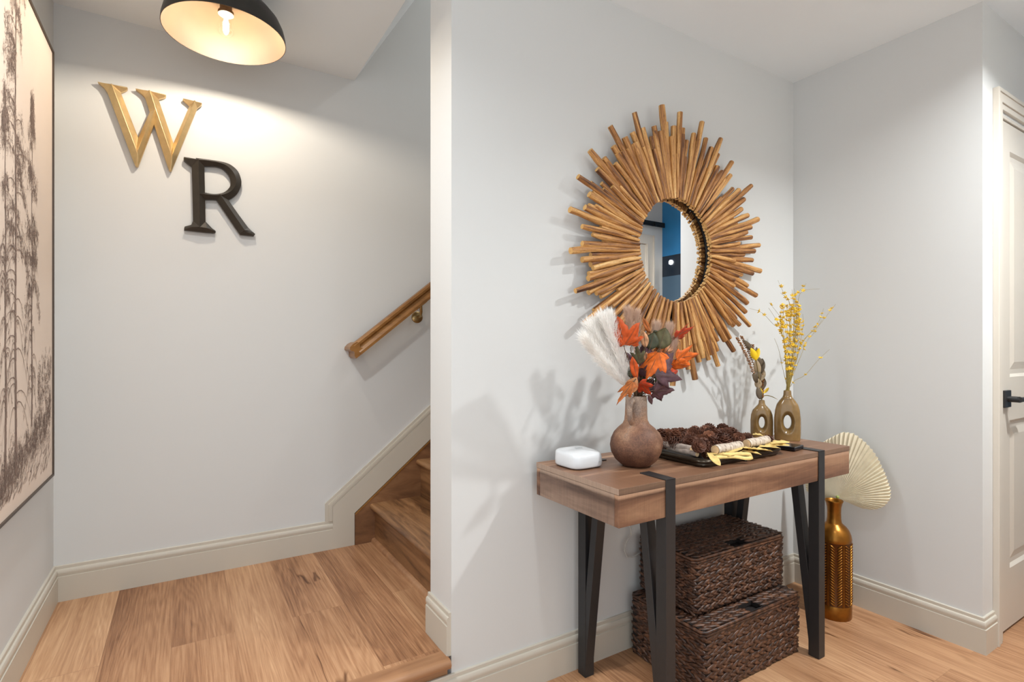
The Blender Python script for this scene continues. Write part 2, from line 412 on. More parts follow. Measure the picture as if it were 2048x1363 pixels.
M['yellow'] = plain('yellow_blossom', srgb(232, 190, 48), 0.6, noise=0.2, scale=120)
M['twig'] = plain('olive_twig', srgb(140, 120, 58), 0.7, noise=0.2, scale=80)
M['yleaf'] = plain('yellow_fabric_leaf', srgb(218, 188, 116), 0.65, noise=0.15, scale=50)
M['bright_yellow'] = plain('bright_yellow_petal', srgb(240, 200, 30), 0.5)
M['berry'] = plain('rust_berry', srgb(150, 96, 42), 0.6, noise=0.25, scale=200)
M['euca'] = plain('dusty_leaf', srgb(96, 82, 64), 0.6, noise=0.2, scale=60)
M['euca_pale'] = plain('pale_dusty_leaf', srgb(158, 136, 106), 0.6, noise=0.15, scale=60)
M['fan'] = plain('dried_palm', srgb(228, 217, 190), 0.7, noise=0.08, scale=18)
M['fan_green'] = plain('palm_hub_green', srgb(150, 160, 84), 0.6)
M['box_black'] = plain('glossy_black_case', srgb(22, 23, 28), 0.18, spec=0.6)
M['cord'] = plain('grey_cord', srgb(190, 188, 182), 0.5)

# ------------------------------------------------------------------ mesh helpers
class MB:
    def __init__(self):
        self.v = []; self.f = []; self.mi = []
    def add(self, vs, fs, mi=0):
        o = len(self.v)
        self.v.extend([tuple(p) for p in vs])
        for f in fs:
            self.f.append([i + o for i in f]); self.mi.append(mi)
    def box(self, x0, x1, y0, y1, z0, z1, mi=0, mtx=None):
        vs = [Vector(p) for p in ((x0, y0, z0), (x1, y0, z0), (x1, y1, z0), (x0, y1, z0), (x0, y0, z1), (x1, y0, z1), (x1, y1, z1), (x0, y1, z1))]
        if mtx: vs = [mtx @ p for p in vs]
        self.add(vs, [(0, 3, 2, 1), (4, 5, 6, 7), (0, 1, 5, 4), (1, 2, 6, 5), (2, 3, 7, 6), (3, 0, 4, 7)], mi)
    def tube(self, pts, rad, n=8, mi=0, cap=True, capmi=None, up=None):
        pts = [Vector(p) for p in pts]
        if not hasattr(rad, '__len__'): rad = [rad] * len(pts)
        rings = []; prev = None
        for i, p in enumerate(pts):
            t = (pts[min(i + 1, len(pts) - 1)] - pts[max(i - 1, 0)]).normalized()
            if prev is None:
                a = Vector((0, 0, 1)) if abs(t.z) < 0.9 else Vector((1, 0, 0))
                if up: a = Vector(up)
                s = t.cross(a).normalized()
            else:
                s = (prev - t * prev.dot(t)).normalized()
            prev = s
            q = t.cross(s)
            rings.append([p + (s * math.cos(2 * PI * k / n) + q * math.sin(2 * PI * k / n)) * rad[i] for k in range(n)])
        o = len(self.v)
        for r in rings: self.v.extend([tuple(p) for p in r])
        for i in range(len(rings) - 1):
            for k in range(n):
                self.f.append([o + i * n + k, o + i * n + (k + 1) % n, o + (i + 1) * n + (k + 1) % n, o + (i + 1) * n + k]); self.mi.append(mi)
        if cap:
            cm = mi if capmi is None else capmi
            self.f.append([o + k for k in range(n)][::-1]); self.mi.append(cm)
            self.f.append([o + (len(rings) - 1) * n + k for k in range(n)]); self.mi.append(cm)
    def lathe(self, prof, n=48, mi=0, c=(0, 0, 0), closed_top=False, closed_bottom=True):
        o = len(self.v)
        for r, z in prof:
            for k in range(n):
                a = 2 * PI * k / n
                self.v.append((c[0] + r * math.cos(a), c[1] + r * math.sin(a), c[2] + z))
        for i in range(len(prof) - 1):
            for k in range(n):
                self.f.append([o + i * n + k, o + i * n + (k + 1) % n, o + (i + 1) * n + (k + 1) % n, o + (i + 1) * n + k]); self.mi.append(mi)
        if closed_bottom:
            self.f.append([o + k for k in range(n)][::-1]); self.mi.append(mi)
        if closed_top:
            self.f.append([o + (len(prof) - 1) * n + k for k in range(n)]); self.mi.append(mi)
    def prism(self, poly, ax, d0, d1, mi=0):
        """polygon in the plane normal to ax ('x': (y,z), 'y': (x,z), 'z': (x,y)), extruded d0..d1"""
        def P(a, b, d):
            return {'x': (d, a, b), 'y': (a, d, b), 'z': (a, b, d)}[ax]
        n = len(poly)
        vs = [P(a, b, d0) for a, b in poly] + [P(a, b, d1) for a, b in poly]
        fs = [list(range(n)), list(range(2 * n - 1, n - 1, -1))]
        for k in range(n):
            fs.append((k, n + k, n + (k + 1) % n, (k + 1) % n))
        self.add(vs, fs, mi)
    def ellipsoid(self, c, ax, n=8, m=5, mi=0):
        """ax: three half-axis vectors"""
        c = Vector(c); a, b, d = [Vector(q) for q in ax]
        o = len(self.v)
        self.v.append(tuple(c - d))
        for i in range(1, m):
            th = PI * i / m
            for k in range(n):
                ph = 2 * PI * k / n
                self.v.append(tuple(c + a * (math.sin(th) * math.cos(ph)) + b * (math.sin(th) * math.sin(ph)) - d * math.cos(th)))
        self.v.append(tuple(c + d)); top = len(self.v) - 1
        for k in range(n):
            self.f.append([o, o + 1 + (k + 1) % n, o + 1 + k]); self.mi.append(mi)
        for i in range(m - 2):
            for k in range(n):
                p = o + 1 + i * n
                self.f.append([p + k, p + (k + 1) % n, p + n + (k + 1) % n, p + n + k]); self.mi.append(mi)
        p = o + 1 + (m - 2) * n
        for k in range(n):
            self.f.append([p + k, p + (k + 1) % n, top]); self.mi.append(mi)
    def build(self, name, mats, parent=None, loc=None, smooth=True, angle=40, fix=False):
        me = bpy.data.meshes.new(name)
        me.from_pydata(self.v, [], self.f)
        if not isinstance(mats, (list, tuple)): mats = [mats]
        for m in mats: me.materials.append(m)
        me.polygons.foreach_set('material_index', self.mi)
        if fix:
            bm = bmesh.new(); bm.from_mesh(me)
            bmesh.ops.recalc_face_normals(bm, faces=bm.faces)
            bm.to_mesh(me); bm.free()
        me.update()
        if smooth:
            me.polygons.foreach_set('use_smooth', [True] * len(me.polygons))
            me.set_sharp_from_angle(angle=R(angle))
        o = bpy.data.objects.new(name, me)
        COL.objects.link(o)
        if parent is not None: o.parent = parent
        if loc is not None: o.location = loc
        return o

def tag(o, label, cat, group=None):
    o['label'] = label; o['category'] = cat
    if group: o['group'] = group
    return o
def thing(name, label, cat, loc=(0, 0, 0), rz=0, group=None):
    o = bpy.data.objects.new(name, None)
    o.empty_display_size = 0.05
    COL.objects.link(o)
    o.location = loc; o.rotation_euler = (0, 0, rz)
    return tag(o, label, cat, group)
def struct(o):
    o['kind'] = 'structure'
    return o
def bevel(o, w=0.002, seg=2):
    m = o.modifiers.new('bevel', 'BEVEL'); m.width = w; m.segments = seg; m.limit_method = 'ANGLE'; m.angle_limit = R(40)
    return o

# ------------------------------------------------------------------ room shell
YA, XB, YC, YW, XL, XE = 1.512, 2.553, 0.781, 2.618, -0.422, 0.707
CE, LZ = 2.445, 0.187
def sbox(name, mat, *a):
    mb = MB(); mb.box(*a)
    return struct(mb.build(name, mat, smooth=False))
sbox('floor', M['floor'], -1.5, 5.0, -0.7, YA + 0.02, -0.06, 0.0)
# ceiling with the stairwell opening
mb = MB()
mb.box(-1.5, 5.0, -0.7, YA, CE, CE + 0.06)
mb.box(XL - 0.1, 0.705, YA, YW, CE, CE + 0.06)
struct(mb.build('ceiling', M['ceiling'], smooth=False))
# sloped soffit above the stairs
mb = MB()
mb.prism([(0.705, CE), (0.705 + 1.02, CE + 1.64), (0.705 + 0.92, CE + 1.64), (0.64, CE + 0.05)], 'y', YA + 0.165, YW)
struct(mb.build('ceiling_soffit', M['ceiling'], smooth=False))
sbox('ceiling_stairwell', M['ceiling'], 1.6, 4.3, YA + 0.1, YW, 4.07, 4.12)
sbox('wall_console', M['wall'], XE, 5.0, YA, YA + 0.165, 0.0, 4.1)
sbox('wall_back', M['wall'], XL - 0.12, 4.3, YW, YW + 0.1, 0.0, 4.1)
sbox('wall_left', M['wall'], XL - 0.1, XL, 1.40, YW, 0.0, CE)
sbox('wall_stair_end', M['wall'], 4.2, 4.3, YA + 0.16, YW, 0.0, 4.1)
sbox('wall_right', M['wall'], XB, XB + 0.12, YC, YA, 0.0, CE)
# door wall with its opening
DX0, DX1, DZ = 2.722, 3.50, 2.065
mb = MB()
mb.box(XB + 0.12, DX0, YC, YC + 0.12, 0, CE)
mb.box(DX0, DX1, YC, YC + 0.12, DZ, CE)
mb.box(DX1, 3.72, YC, YC + 0.12, 0, CE)
struct(mb.build('wall_door_side', M['wall'], smooth=False))
# hall behind the camera, seen in the mirror
sbox('wall_hall_front', M['wall'], 1.0, 3.72, -0.43, -0.33, 0.0, CE)
mb = MB()
mb.box(3.60, 3.72, -0.33, YC, 1.94, CE, 0)
mb.box(3.60, 3.72, -0.33, YC, 1.76, 1.94, 2)
mb.box(3.60, 3.72, -0.33, YC, 0, 1.76, 1)
struct(mb.build('wall_hall_end', [M['blue'], M['slate'], plain('navy_wall_reflection', srgb(24, 36, 50), 0.3)], smooth=False))  # navy and slate bands colour in the dark reflections of the glossy blue wall
mb = MB(); mb.box(3.597, 3.60, -0.262, -0.190, 1.862, 1.893)
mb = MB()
mb.tube([(3.598, -0.228, 1.878), (3.590, -0.228, 1.878)], 0.02, 20)  # glowing disc added as the glare of a ceiling lamp in the wall
o = mb.build('lamp_glare', plain('lamp_glare_glow', (1, 1, 1, 1), 0.3, emit=(1, 0.98, 0.95, 1), estr=9))
tag(o, 'small round glowing disc standing for a lamp reflection on the dark blue wall seen in the mirror', 'light')
# casing of the hall door + barn door rail
mb = MB()
mb.box(3.38, 3.475, -0.33, -0.308, 0, 2.11)
mb.box(2.70, 3.38, -0.33, -0.308, 2.03, 2.11)
mb.box(2.60, 2.70, -0.33, -0.308, 0, 2.11)
mb.box(3.390, 3.402, -0.308, -0.300, 0, 2.03)
mb.box(3.462, 3.475, -0.308, -0.298, 0, 2.11)
struct(mb.build('trim_hall_door', M['door'], smooth=False))
sbox('door_hall', M['door'], 2.70, 3.38, -0.33, -0.318, 0.01, 2.03)
t = thing('barn_door_rail', 'black flat steel sliding door rail reflected in the mirror', 'rail', (3.0, -0.30, 2.21))
mb = MB(); mb.box(-0.45, 0.595, -0.004, 0.004, -0.021, 0.021); bevel(mb.build('bar', M['black'], t), 0.001)
for k in range(3):
    mb = MB(); mb.tube([(-0.44 + k * 0.46, -0.03, 0), (-0.44 + k * 0.46, 0.012, 0)], 0.016, 6); mb.build('standoff', M['black'], t)

# ---- landing
sbox('floor_landing', M['floor'], XL, 0.80, YA + 0.038, YW, 0.06, LZ)
mb = MB()
pr = [(1.552, LZ + 0.001), (1.552, LZ - 0.02), (1.528, LZ - 0.02), (1.528, 0.0), (1.515, 0.0), (1.515, LZ - 0.026)]
pr += [(1.500, LZ - 0.028), (1.489, LZ - 0.024), (1.484, LZ - 0.012), (1.489, LZ - 0.001), (1.500, LZ + 0.003)]
mb.prism(pr, 'x', XL, 0.695)
o = struct(mb.build('trim_landing_nosing', M['nosing'], fix=True, angle=60))

# ---- baseboards: profile (d out of wall, z)
def prof(h=0.134):
    return [(0.0, 0.0), (0.0155, 0.0), (0.0155, h - 0.041), (0.0122, h - 0.0400), (0.0126, h - 0.0365), (0.0146, h - 0.031), (0.0149, h - 0.025), (0.0139, h - 0.019), (0.0118, h - 0.0150), (0.0098, h - 0.0136), (0.0072, h - 0.0132), (0.0072, h - 0.002), (0.0058, h), (0.0, h)]
def sweep(mb, path, pf):
    """path: [(point, out_dir(2 vec in xy))] along the floor; z of the profile is vertical"""
    n = len(pf); o = len(mb.v)
    for p, d in path:
        for a, z in pf:
            mb.v.append((p[0] + d[0] * a, p[1] + d[1] * a, p[2] + z))
    for i in range(len(path) - 1):
        for k in range(n):
            mb.f.append([o + i * n + k, o + i * n + (k + 1) % n, o + (i + 1) * n + (k + 1) % n, o + (i + 1) * n + k]); mb.mi.append(0)
    mb.f.append([o + k for k in range(n)]); mb.mi.append(0)
    mb.f.append([o + (len(path) - 1) * n + k for k in range(n)][::-1]); mb.mi.append(0)
mb = MB(); sweep(mb, [((-0.40, YA, 0), (0, -1)), ((XB, YA, 0), (-1, -1)), ((XB, YC, 0), (-1, -1)), ((2.652, YC, 0), (0, -1))], prof())
o = struct(mb.build('baseboard_console', M['trim'], fix=True, angle=25))
mb = MB(); sweep(mb, [((XE, YA + 0.002, LZ), (-1, 0)), ((XE, YA + 0.172, LZ), (-1, 0))], prof())
struct(mb.build('baseboard_pillar', M['trim'], fix=True, angle=25))
mb = MB(); sweep(mb, [((XL, 1.40, LZ), (1, 0)), ((XL, YW, LZ), (1, -1)), ((0.60, YW, LZ), (0, -1))], prof())
struct(mb.build('baseboard_left', M['trim'], fix=True, angle=25))
# stair skirt (grey board climbing beside the treads) with its cap moulding
SL = (0.844 - 0.401) / (1.106 - 0.565)
mb = MB()
xe = 2.6
mb.prism([(0.60, LZ), (0.702, LZ), (0.702, 0.341), (xe, 0.341 + SL * (xe - 0.702)), (xe, 0.405 - 0.044 + SL * (xe - 0.5665)), (0.60, 0.405 - 0.044 + SL * 0.0335)], 'y', YW - 0.0155, YW)
def cap_strip(mb, path, off0, off1, d):
    """strip between offsets (measured square to the path, downward side) in the back wall's plane"""
    P = [Vector((a, b)) for a, b in path]
    def offs(k):
        out = []
        for i, p in enumerate(P):
            ns = []
            if i > 0:
                t = (P[i] - P[i - 1]).normalized(); ns.append(Vector((t.y, -t.x)))
            if i < len(P) - 1:
                t = (P[i + 1] - P[i]).normalized(); ns.append(Vector((t.y, -t.x)))
            if len(ns) == 1: out.append(p + ns[0] * k)
            else:
                b = (ns[0] + ns[1]).normalized()
                out.append(p + b * (k / max(0.2, b.dot(ns[0]))))
        return out
    a, c = offs(off0), offs(off1)
    mb.prism([tuple(q) for q in a] + [tuple(q) for q in c[::-1]], 'y', YW - d, YW)
path = [(0.5665, 0.3205), (0.5665, 0.405), (xe, 0.405 + SL * (xe - 0.5665))]
mb2 = MB()
for a, c, d in ((0.0, 0.0125, 0.0070), (0.0125, 0.015, 0.0115), (0.015, 0.019, 0.0137), (0.019, 0.027, 0.0148), (0.027, 0.0315, 0.0138), (0.0315, 0.0342, 0.0118)):
    cap_strip(mb2, path, a, c, d)
mb.v, base = mb.v + mb2.v, len(mb.v)
for f, i in zip(mb2.f, mb2.mi):
    mb.f.append([q + base for q in f]); mb.mi.append(0)
o = struct(mb.build('trim_stair_skirt', M['trim'], smooth=False, fix=True))

# ---- door in the right-hand wall
mb = MB()
yf = YC - 0.02
for (a, b, t) in ((2.652, 2.666, 0.020), (2.666, 2.700, 0.016), (2.700, 2.722, 0.011)):
    mb.box(a, b, YC - t, YC, 0, 2.144 - (a - 2.652))
    mb.box(b, DX1 + 0.07, YC - t, YC, 2.144 - (b - 2.652), 2.144 - (a - 2.652))
mb.box(DX1, DX1 + 0.07, YC - 0.016, YC, 0, 2.144)
mb.box(DX0, DX0 + 0.012, YC, YC + 0.10, 0, DZ)
mb.box(DX0, DX1, YC, YC + 0.10, DZ - 0.012, DZ)
struct(bevel(mb.build('trim_door_casing', M['door'], smooth=False), 0.0015))
DR = struct(thing('door_1', 'x', 'door', (DX0 + 0.015, YC + 0.006, 0)))
del DR['label']; del DR['category']
dw = DX1 - DX0 - 0.018
mb = MB()
SW = 0.118
for x0, x1, z0, z1 in ((0, SW, 0.012, DZ - 0.016), (dw - SW, dw, 0.012, DZ - 0.016), (SW, dw - SW, 0.012, 0.25), (SW, dw - SW, 0.85, 1.025), (SW, dw - SW, 1.94, DZ - 0.016)):
    mb.box(x0, x1, 0, 0.038, z0, z1)
mb.build('door_slab', M['door'], DR, smooth=False)
for z0, z1 in ((0.25, 0.85), (1.025, 1.94)):
    mb = MB()
    x0, x1 = SW, dw - SW
    fr = [(x0, x1, z0, z1, 0.0), (x0 + 0.012, x1 - 0.012, z0 + 0.012, z1 - 0.012, 0.009), (x0 + 0.03, x1 - 0.03, z0 + 0.03, z1 - 0.03, 0.009), (x0 + 0.06, x1 - 0.06, z0 + 0.06, z1 - 0.06, 0.003)]
    for a, b, c, d, y in fr:
        mb.v.extend([(a, y, c), (b, y, c), (b, y, d), (a, y, d)])
    for i in range(3):
        for k in range(4):
            mb.f.append([i * 4 + k, i * 4 + (k + 1) % 4, i * 4 + 4 + (k + 1) % 4, i * 4 + 4 + k]); mb.mi.append(0)
    mb.f.append([12, 13, 14, 15]); mb.mi.append(0)
    mb.build('door_panel', M['door'], DR, smooth=False)
mb = MB(); mb.box(0.026, 0.094, -0.012, 0.0, 0.906, 0.974)
h = bevel(mb.build('door_handle', M['black_metal'], DR, smooth=False), 0.002)
h['label'] = 'black square-plate lever handle'
mb = MB(); mb.tube([(0.06, -0.012, 0.94), (0.06, -0.048, 0.94)], 0.012, 16)
mb.tube([(0.05, -0.048, 0.94), (0.075, -0.05, 0.94), (0.17, -0.05, 0.94)], [0.011, 0.0095, 0.0085], 12)
mb.build('lever', M['black_metal'], h)

# ------------------------------------------------------------------ staircase
ST = thing('staircase', 'brown stained wooden staircase climbing right behind the white wall end', 'stairs', (0.80, 2.15, LZ))
RUN, RISE = 0.24, 0.19
y0, y1 = YA + 0.170 - 2.15, YW - 0.02 - 2.15
for k in range(7):
    x = k * RUN
    mb = MB(); mb.box(x, x + 0.02, y0, y1, k * RISE, (k + 1) * RISE - 0.028)
    mb.build('riser', M['stair'], ST, smooth=False)
    mb = MB()
    z = (k + 1) * RISE
    pf = [(x + RUN + 0.02, z - 0.028), (x + RUN + 0.02, z), (x - 0.014, z), (x - 0.022, z - 0.004), (x - 0.026, z - 0.014), (x - 0.022, z - 0.024), (x - 0.014, z - 0.028)]
    mb.prism(pf, 'y', y0, y1)
    mb.build('tread', M['stair'], ST, fix=True, angle=60)
    if k == 0:
        mb = MB(); mb.prism([(0, 0.0), (-0.018, 0.0), (-0.017, 0.010), (-0.012, 0.017), (0, 0.019)], 'y', y0, y1)
        mb.build('shoe_moulding', M['nosing'], ST, fix=True, angle=60)
mb = MB()
mb.prism([(0.704 - 0.80, 0.0), (xe - 0.80, 0.0), (xe - 0.80, 0.341 - LZ - 0.003 + SL * (xe - 0.702)), (0.704 - 0.80, 0.341 - LZ - 0.003)], 'y', y1, y1 + 0.018)
mb.build('stringer', M['stair_x'], ST, smooth=False, fix=True)
mb = MB()
mb.prism([(0.704 - 0.80, 0.341 - LZ - 0.008), (xe - 0.80, 0.341 - LZ - 0.008 + SL * (xe - 0.702)), (xe - 0.80, 0.341 - LZ - 0.0005 + SL * (xe - 0.702)), (0.704 - 0.80, 0.341 - LZ - 0.0005)], 'y', y1 - 0.003, y1 + 0.0015)
mb.build('stringer_cap', M['rail'], ST, smooth=False, fix=True)

# handrail on the back wall
HR = thing('handrail', 'golden oak handrail on a brass bracket climbing the back wall', 'handrail', (0.70, YW, 1.15))
sl = 0.80
dv = Vector((1, 0, sl)).normalized(); nv = Vector((-sl, 0, 1)).normalized()
pf = [(-0.030, -0.024), (-0.030, -0.012), (-0.026, -0.006), (-0.018, 0.004), (-0.018, 0.010), (-0.026, 0.018), (-0.027, 0.028), (-0.018, 0.036), (0, 0.039), (0.018, 0.036), (0.027, 0.028), (0.026, 0.018), (0.018, 0.010), (0.018, 0.004), (0.026, -0.006), (0.030, -0.012), (0.030, -0.024)]
mb = MB()
n = len(pf)
for s in (-0.032, 2.4):
    for a, b in pf:
        p = Vector((0.02, -0.078, 0.0)) + dv * s + nv * b + Vector((0, a, 0))
        mb.v.append(tuple(p))
mb.f.append(list(range(n))); mb.f.append(list(range(2 * n - 1, n - 1, -1)))
for k in range(n): mb.f.append([k, n + k, n + (k + 1) % n, (k + 1) % n])
mb.mi = [0] * len(mb.f)
mb.build('rail', M['rail'], HR, fix=True, angle=30)
# return block at the lower end, mitred to the wall
mb = MB()
for d in (-0.1035, 0.0):
    for a, b in pf:
        s = -0.002 - 0.030 + a
        p = Vector((0.02, 0, 0)) + dv * s + nv * b + Vector((0, d, 0))
        mb.v.append(tuple(p))
mb.f = [list(range(n)), list(range(2 * n - 1, n - 1, -1))] + [[k, n + k, n + (k + 1) % n, (k + 1) % n] for k in range(n)]
mb.mi = [0] * len(mb.f)
mb.build('wall_return', M['rail'], HR, fix=True, angle=30)
BR = MB(); BR.tube([(0.328, 0, 0.15), (0.328, -0.006, 0.15), (0.328, -0.012, 0.15)], [0.030, 0.029, 0.02], 24)
br = BR.build('bracket', M['brass'], HR)
mb = MB(); mb.tube([(0.328, -0.01, 0.15), (0.328, -0.05, 0.155), (0.322, -0.072, 0.175), (0.318, -0.078, 0.212)], 0.0075, 10)
mb.tube([(0.29, -0.078, 0.19), (0.345, -0.078, 0.234)], 0.011, 10)
mb.build('arm', M['brass'], br)

# ------------------------------------------------------------------ pendant lamp
PL = thing('ceiling_lamp', 'black dome ceiling lamp with gold inside and a glowing bulb', 'lamp', (0.127, 2.184, 2.27))
mb = MB()
prf = [(0.200, 0.0), (0.1985, 0.018), (0.192, 0.045), (0.178, 0.075), (0.155, 0.102), (0.122, 0.124), (0.085, 0.137), (0.045, 0.143), (0.0, 0.144)]
mb.lathe(prf, 64, closed_bottom=False)
mb.build('shade', M['shade_black'], PL, angle=80)
mb = MB(); mb.lathe([(max(0, r - 0.0022), z - (0.002 if z > 0.02 else 0)) for r, z in prf], 64, closed_bottom=False)
mb.lathe([(0.1978, 0.0), (0.200, 0.0)], 64, closed_bottom=False)
o = mb.build('shade_lining', M['shade_gold'], PL, angle=80)
o['label'] = 'gold inner lining'
mb = MB(); mb.lathe([(0.022, 0.075), (0.026, 0.078), (0.026, 0.088), (0.020, 0.092), (0.020, 0.138), (0.0, 0.139)], 24)
mb.build('socket', M['shade_gold'], PL)
mb = MB(); mb.lathe([(0.0, 0.0), (0.012, 0.002), (0.022, 0.009), (0.028, 0.02), (0.0295, 0.032), (0.027, 0.044), (0.021, 0.056), (0.014, 0.068), (0.0125, 0.078)], 32, closed_bottom=False)
bb = mb.build('bulb', M['bulb_glass'], PL, angle=80)
mb = MB(); mb.lathe([(0.0, 0.016), (0.006, 0.0165), (0.0085, 0.020), (0.0085, 0.050), (0.006, 0.054), (0.004, 0.074)], 20, closed_bottom=False)
mb.build('filament', M['bulb'], bb, angle=80)
mb = MB(); mb.lathe([(0.0, 0.144), (0.03, 0.144), (0.03, 0.15), (0.009, 0.152), (0.009, 0.163), (0.05, 0.165), (0.05, 0.1735), (0.0, 0.1745)], 32)
mb.build('ceiling_mount', M['shade_black'], PL)

# ------------------------------------------------------------------ letters on the back wall
def letter(name, strips, mat, label, h0, h1):
    """strips: lists of (edge, ridge, edge) pixel triples, height factor; built as ridged bars"""
    O = at_y(*strips[0][0][1], YW)
    root_loc = Vector((O.x, YW - 0.006, O.z))
    mb = MB()
    for st in strips:
        if len(st) > 9:
            out = []
            for i in range(len(st) - 1):
                q4 = [st[max(i - 1, 0)], st[i], st[i + 1], st[min(i + 2, len(st) - 1)]]
                for j in range(4):
                    t = j / 4
                    tri = []
                    for c in range(3):
                        pt = []
                        for d in range(2):
                            p0, p1, p2, p3 = [qq[c][d] for qq in q4]
                            pt.append(0.5 * (2 * p1 + (p2 - p0) * t + (2 * p0 - 5 * p1 + 4 * p2 - p3) * t * t + (3 * p1 - p0 - 3 * p2 + p3) * t ** 3))
                        tri.append(tuple(pt))
                    out.append(tuple(tri))
            out.append(st[-1]); st = out
        o = len(mb.v); n = len(st)
        for q in st:
            hh = q[3] if len(q) > 3 else 1.0
            for j in range(3):
                p = at_y(q[j][0], q[j][1], YW - h0)
                d = h0 if j != 1 else h0 + (h1 - h0) * hh
                mb.v.append((p.x - root_loc.x, -d, p.z - root_loc.z))
            for j in (0, 2):
                p = at_y(q[j][0], q[j][1], YW - h0)
                mb.v.append((p.x - root_loc.x, 0, p.z - root_loc.z))
        for i in range(n - 1):
            a = o + i * 5; b = a + 5
            mb.f += [[a, a + 1, b + 1, b], [a + 1, a + 2, b + 2, b + 1], [a + 3, a, b, b + 3], [a + 2, a + 4, b + 4, b + 2], [a + 4, a + 3, b + 3, b + 4]]
        for a in (o, o + (n - 1) * 5):
            mb.f.append([a + 3, a, a + 1, a + 2, a + 4])
    mb.mi = [0] * len(mb.f)
    ob = mb.build(name, mat, loc=root_loc, smooth=False, fix=False)
    bm = bmesh.new(); bm.from_mesh(ob.data); bmesh.ops.recalc_face_normals(bm, faces=bm.faces); bm.to_mesh(ob.data); bm.free()
    bevel(ob, 0.0018, 2)
    return tag(ob, label, 'letter')
w = lambda x, y: (180 + x / 6.49, 150 + y / 6.49)
r_ = lambda x, y: (350 + x / 7.172, 300 + y / 7.172)
Wst = [
    [(w(205, 185), w(285, 140), w(398, 210)), (w(232, 240), w(315, 215), w(412, 262)), (w(540, 1060), w(600, 975), w(626, 815)), (w(592, 1188), w(618, 1035), w(628, 1000)), (w(600, 1192), w(612, 1189), w(626, 1190), 0.1)],
    [(w(592, 1188), w(618, 1035), w(612, 960)), (w(600, 1190), w(618, 1035), w(630, 815)) , (w(628, 1190), w(625, 1000), w(632, 812)), (w(830, 655), w(852, 450), w(780, 482)), (w(870, 560), w(868, 410), w(800, 440))],
    [(w(690, 260), w(775, 222), w(880, 300)), (w(718, 305), w(795, 270), w(898, 345)), (w(778, 485), w(850, 450), w(935, 455)), (w(985, 1120), w(1050, 1030), w(1083, 890)), (w(1030, 1245), w(1062, 1095), w(1078, 1000)), (w(1036, 1252), w(1048, 1250), w(1058, 1250), 0.1)],
    [(w(1030, 1245), w(1064, 1090), w(1050, 1010)), (w(1058, 1250), w(1070, 1060), w(1085, 890)), (w(1390, 440), w(1350, 385), w(1287, 412)), (w(1405, 400), w(1360, 350), w(1290, 380))],
    [(w(100, 93), w(103, 97), w(105, 103), 0.1), (w(190, 112), w(200, 128), w(185, 172), 0.5), (w(285, 128), w(290, 150), w(232, 240)), (w(400, 148), w(385, 172), w(405, 232), 0.8), (w(482, 164), w(484, 178), w(470, 205), 0.3), (w(488, 168), w(488, 180), w(486, 190), 0.1)],
    [(w(592, 180), w(595, 186), w(595, 195), 0.1), (w(680, 198), w(690, 215), w(668, 248), 0.5), (w(780, 215), w(785, 236), w(712, 292)), (w(895, 240), w(880, 258), w(895, 315), 0.8), (w(980, 260), w(980, 272), w(962, 298), 0.3), (w(988, 262), w(988, 274), w(984, 288), 0.1)],
    [(w(1207, 308), w(1208, 315), w(1203, 330), 0.1), (w(1275, 322), w(1285, 345), w(1262, 378), 0.6), (w(1355, 343), w(1350, 368), w(1290, 405)), (w(1400, 354), w(1400, 375), w(1392, 435), 0.7), (w(1450, 367), w(1448, 380), w(1432, 405), 0.3), (w(1454, 370), w(1453, 380), w(1450, 392), 0.1)],
]
letter('wall_letter', Wst, M['gold'], 'gold ridged letter W hanging on the landing wall', 0.016, 0.034)
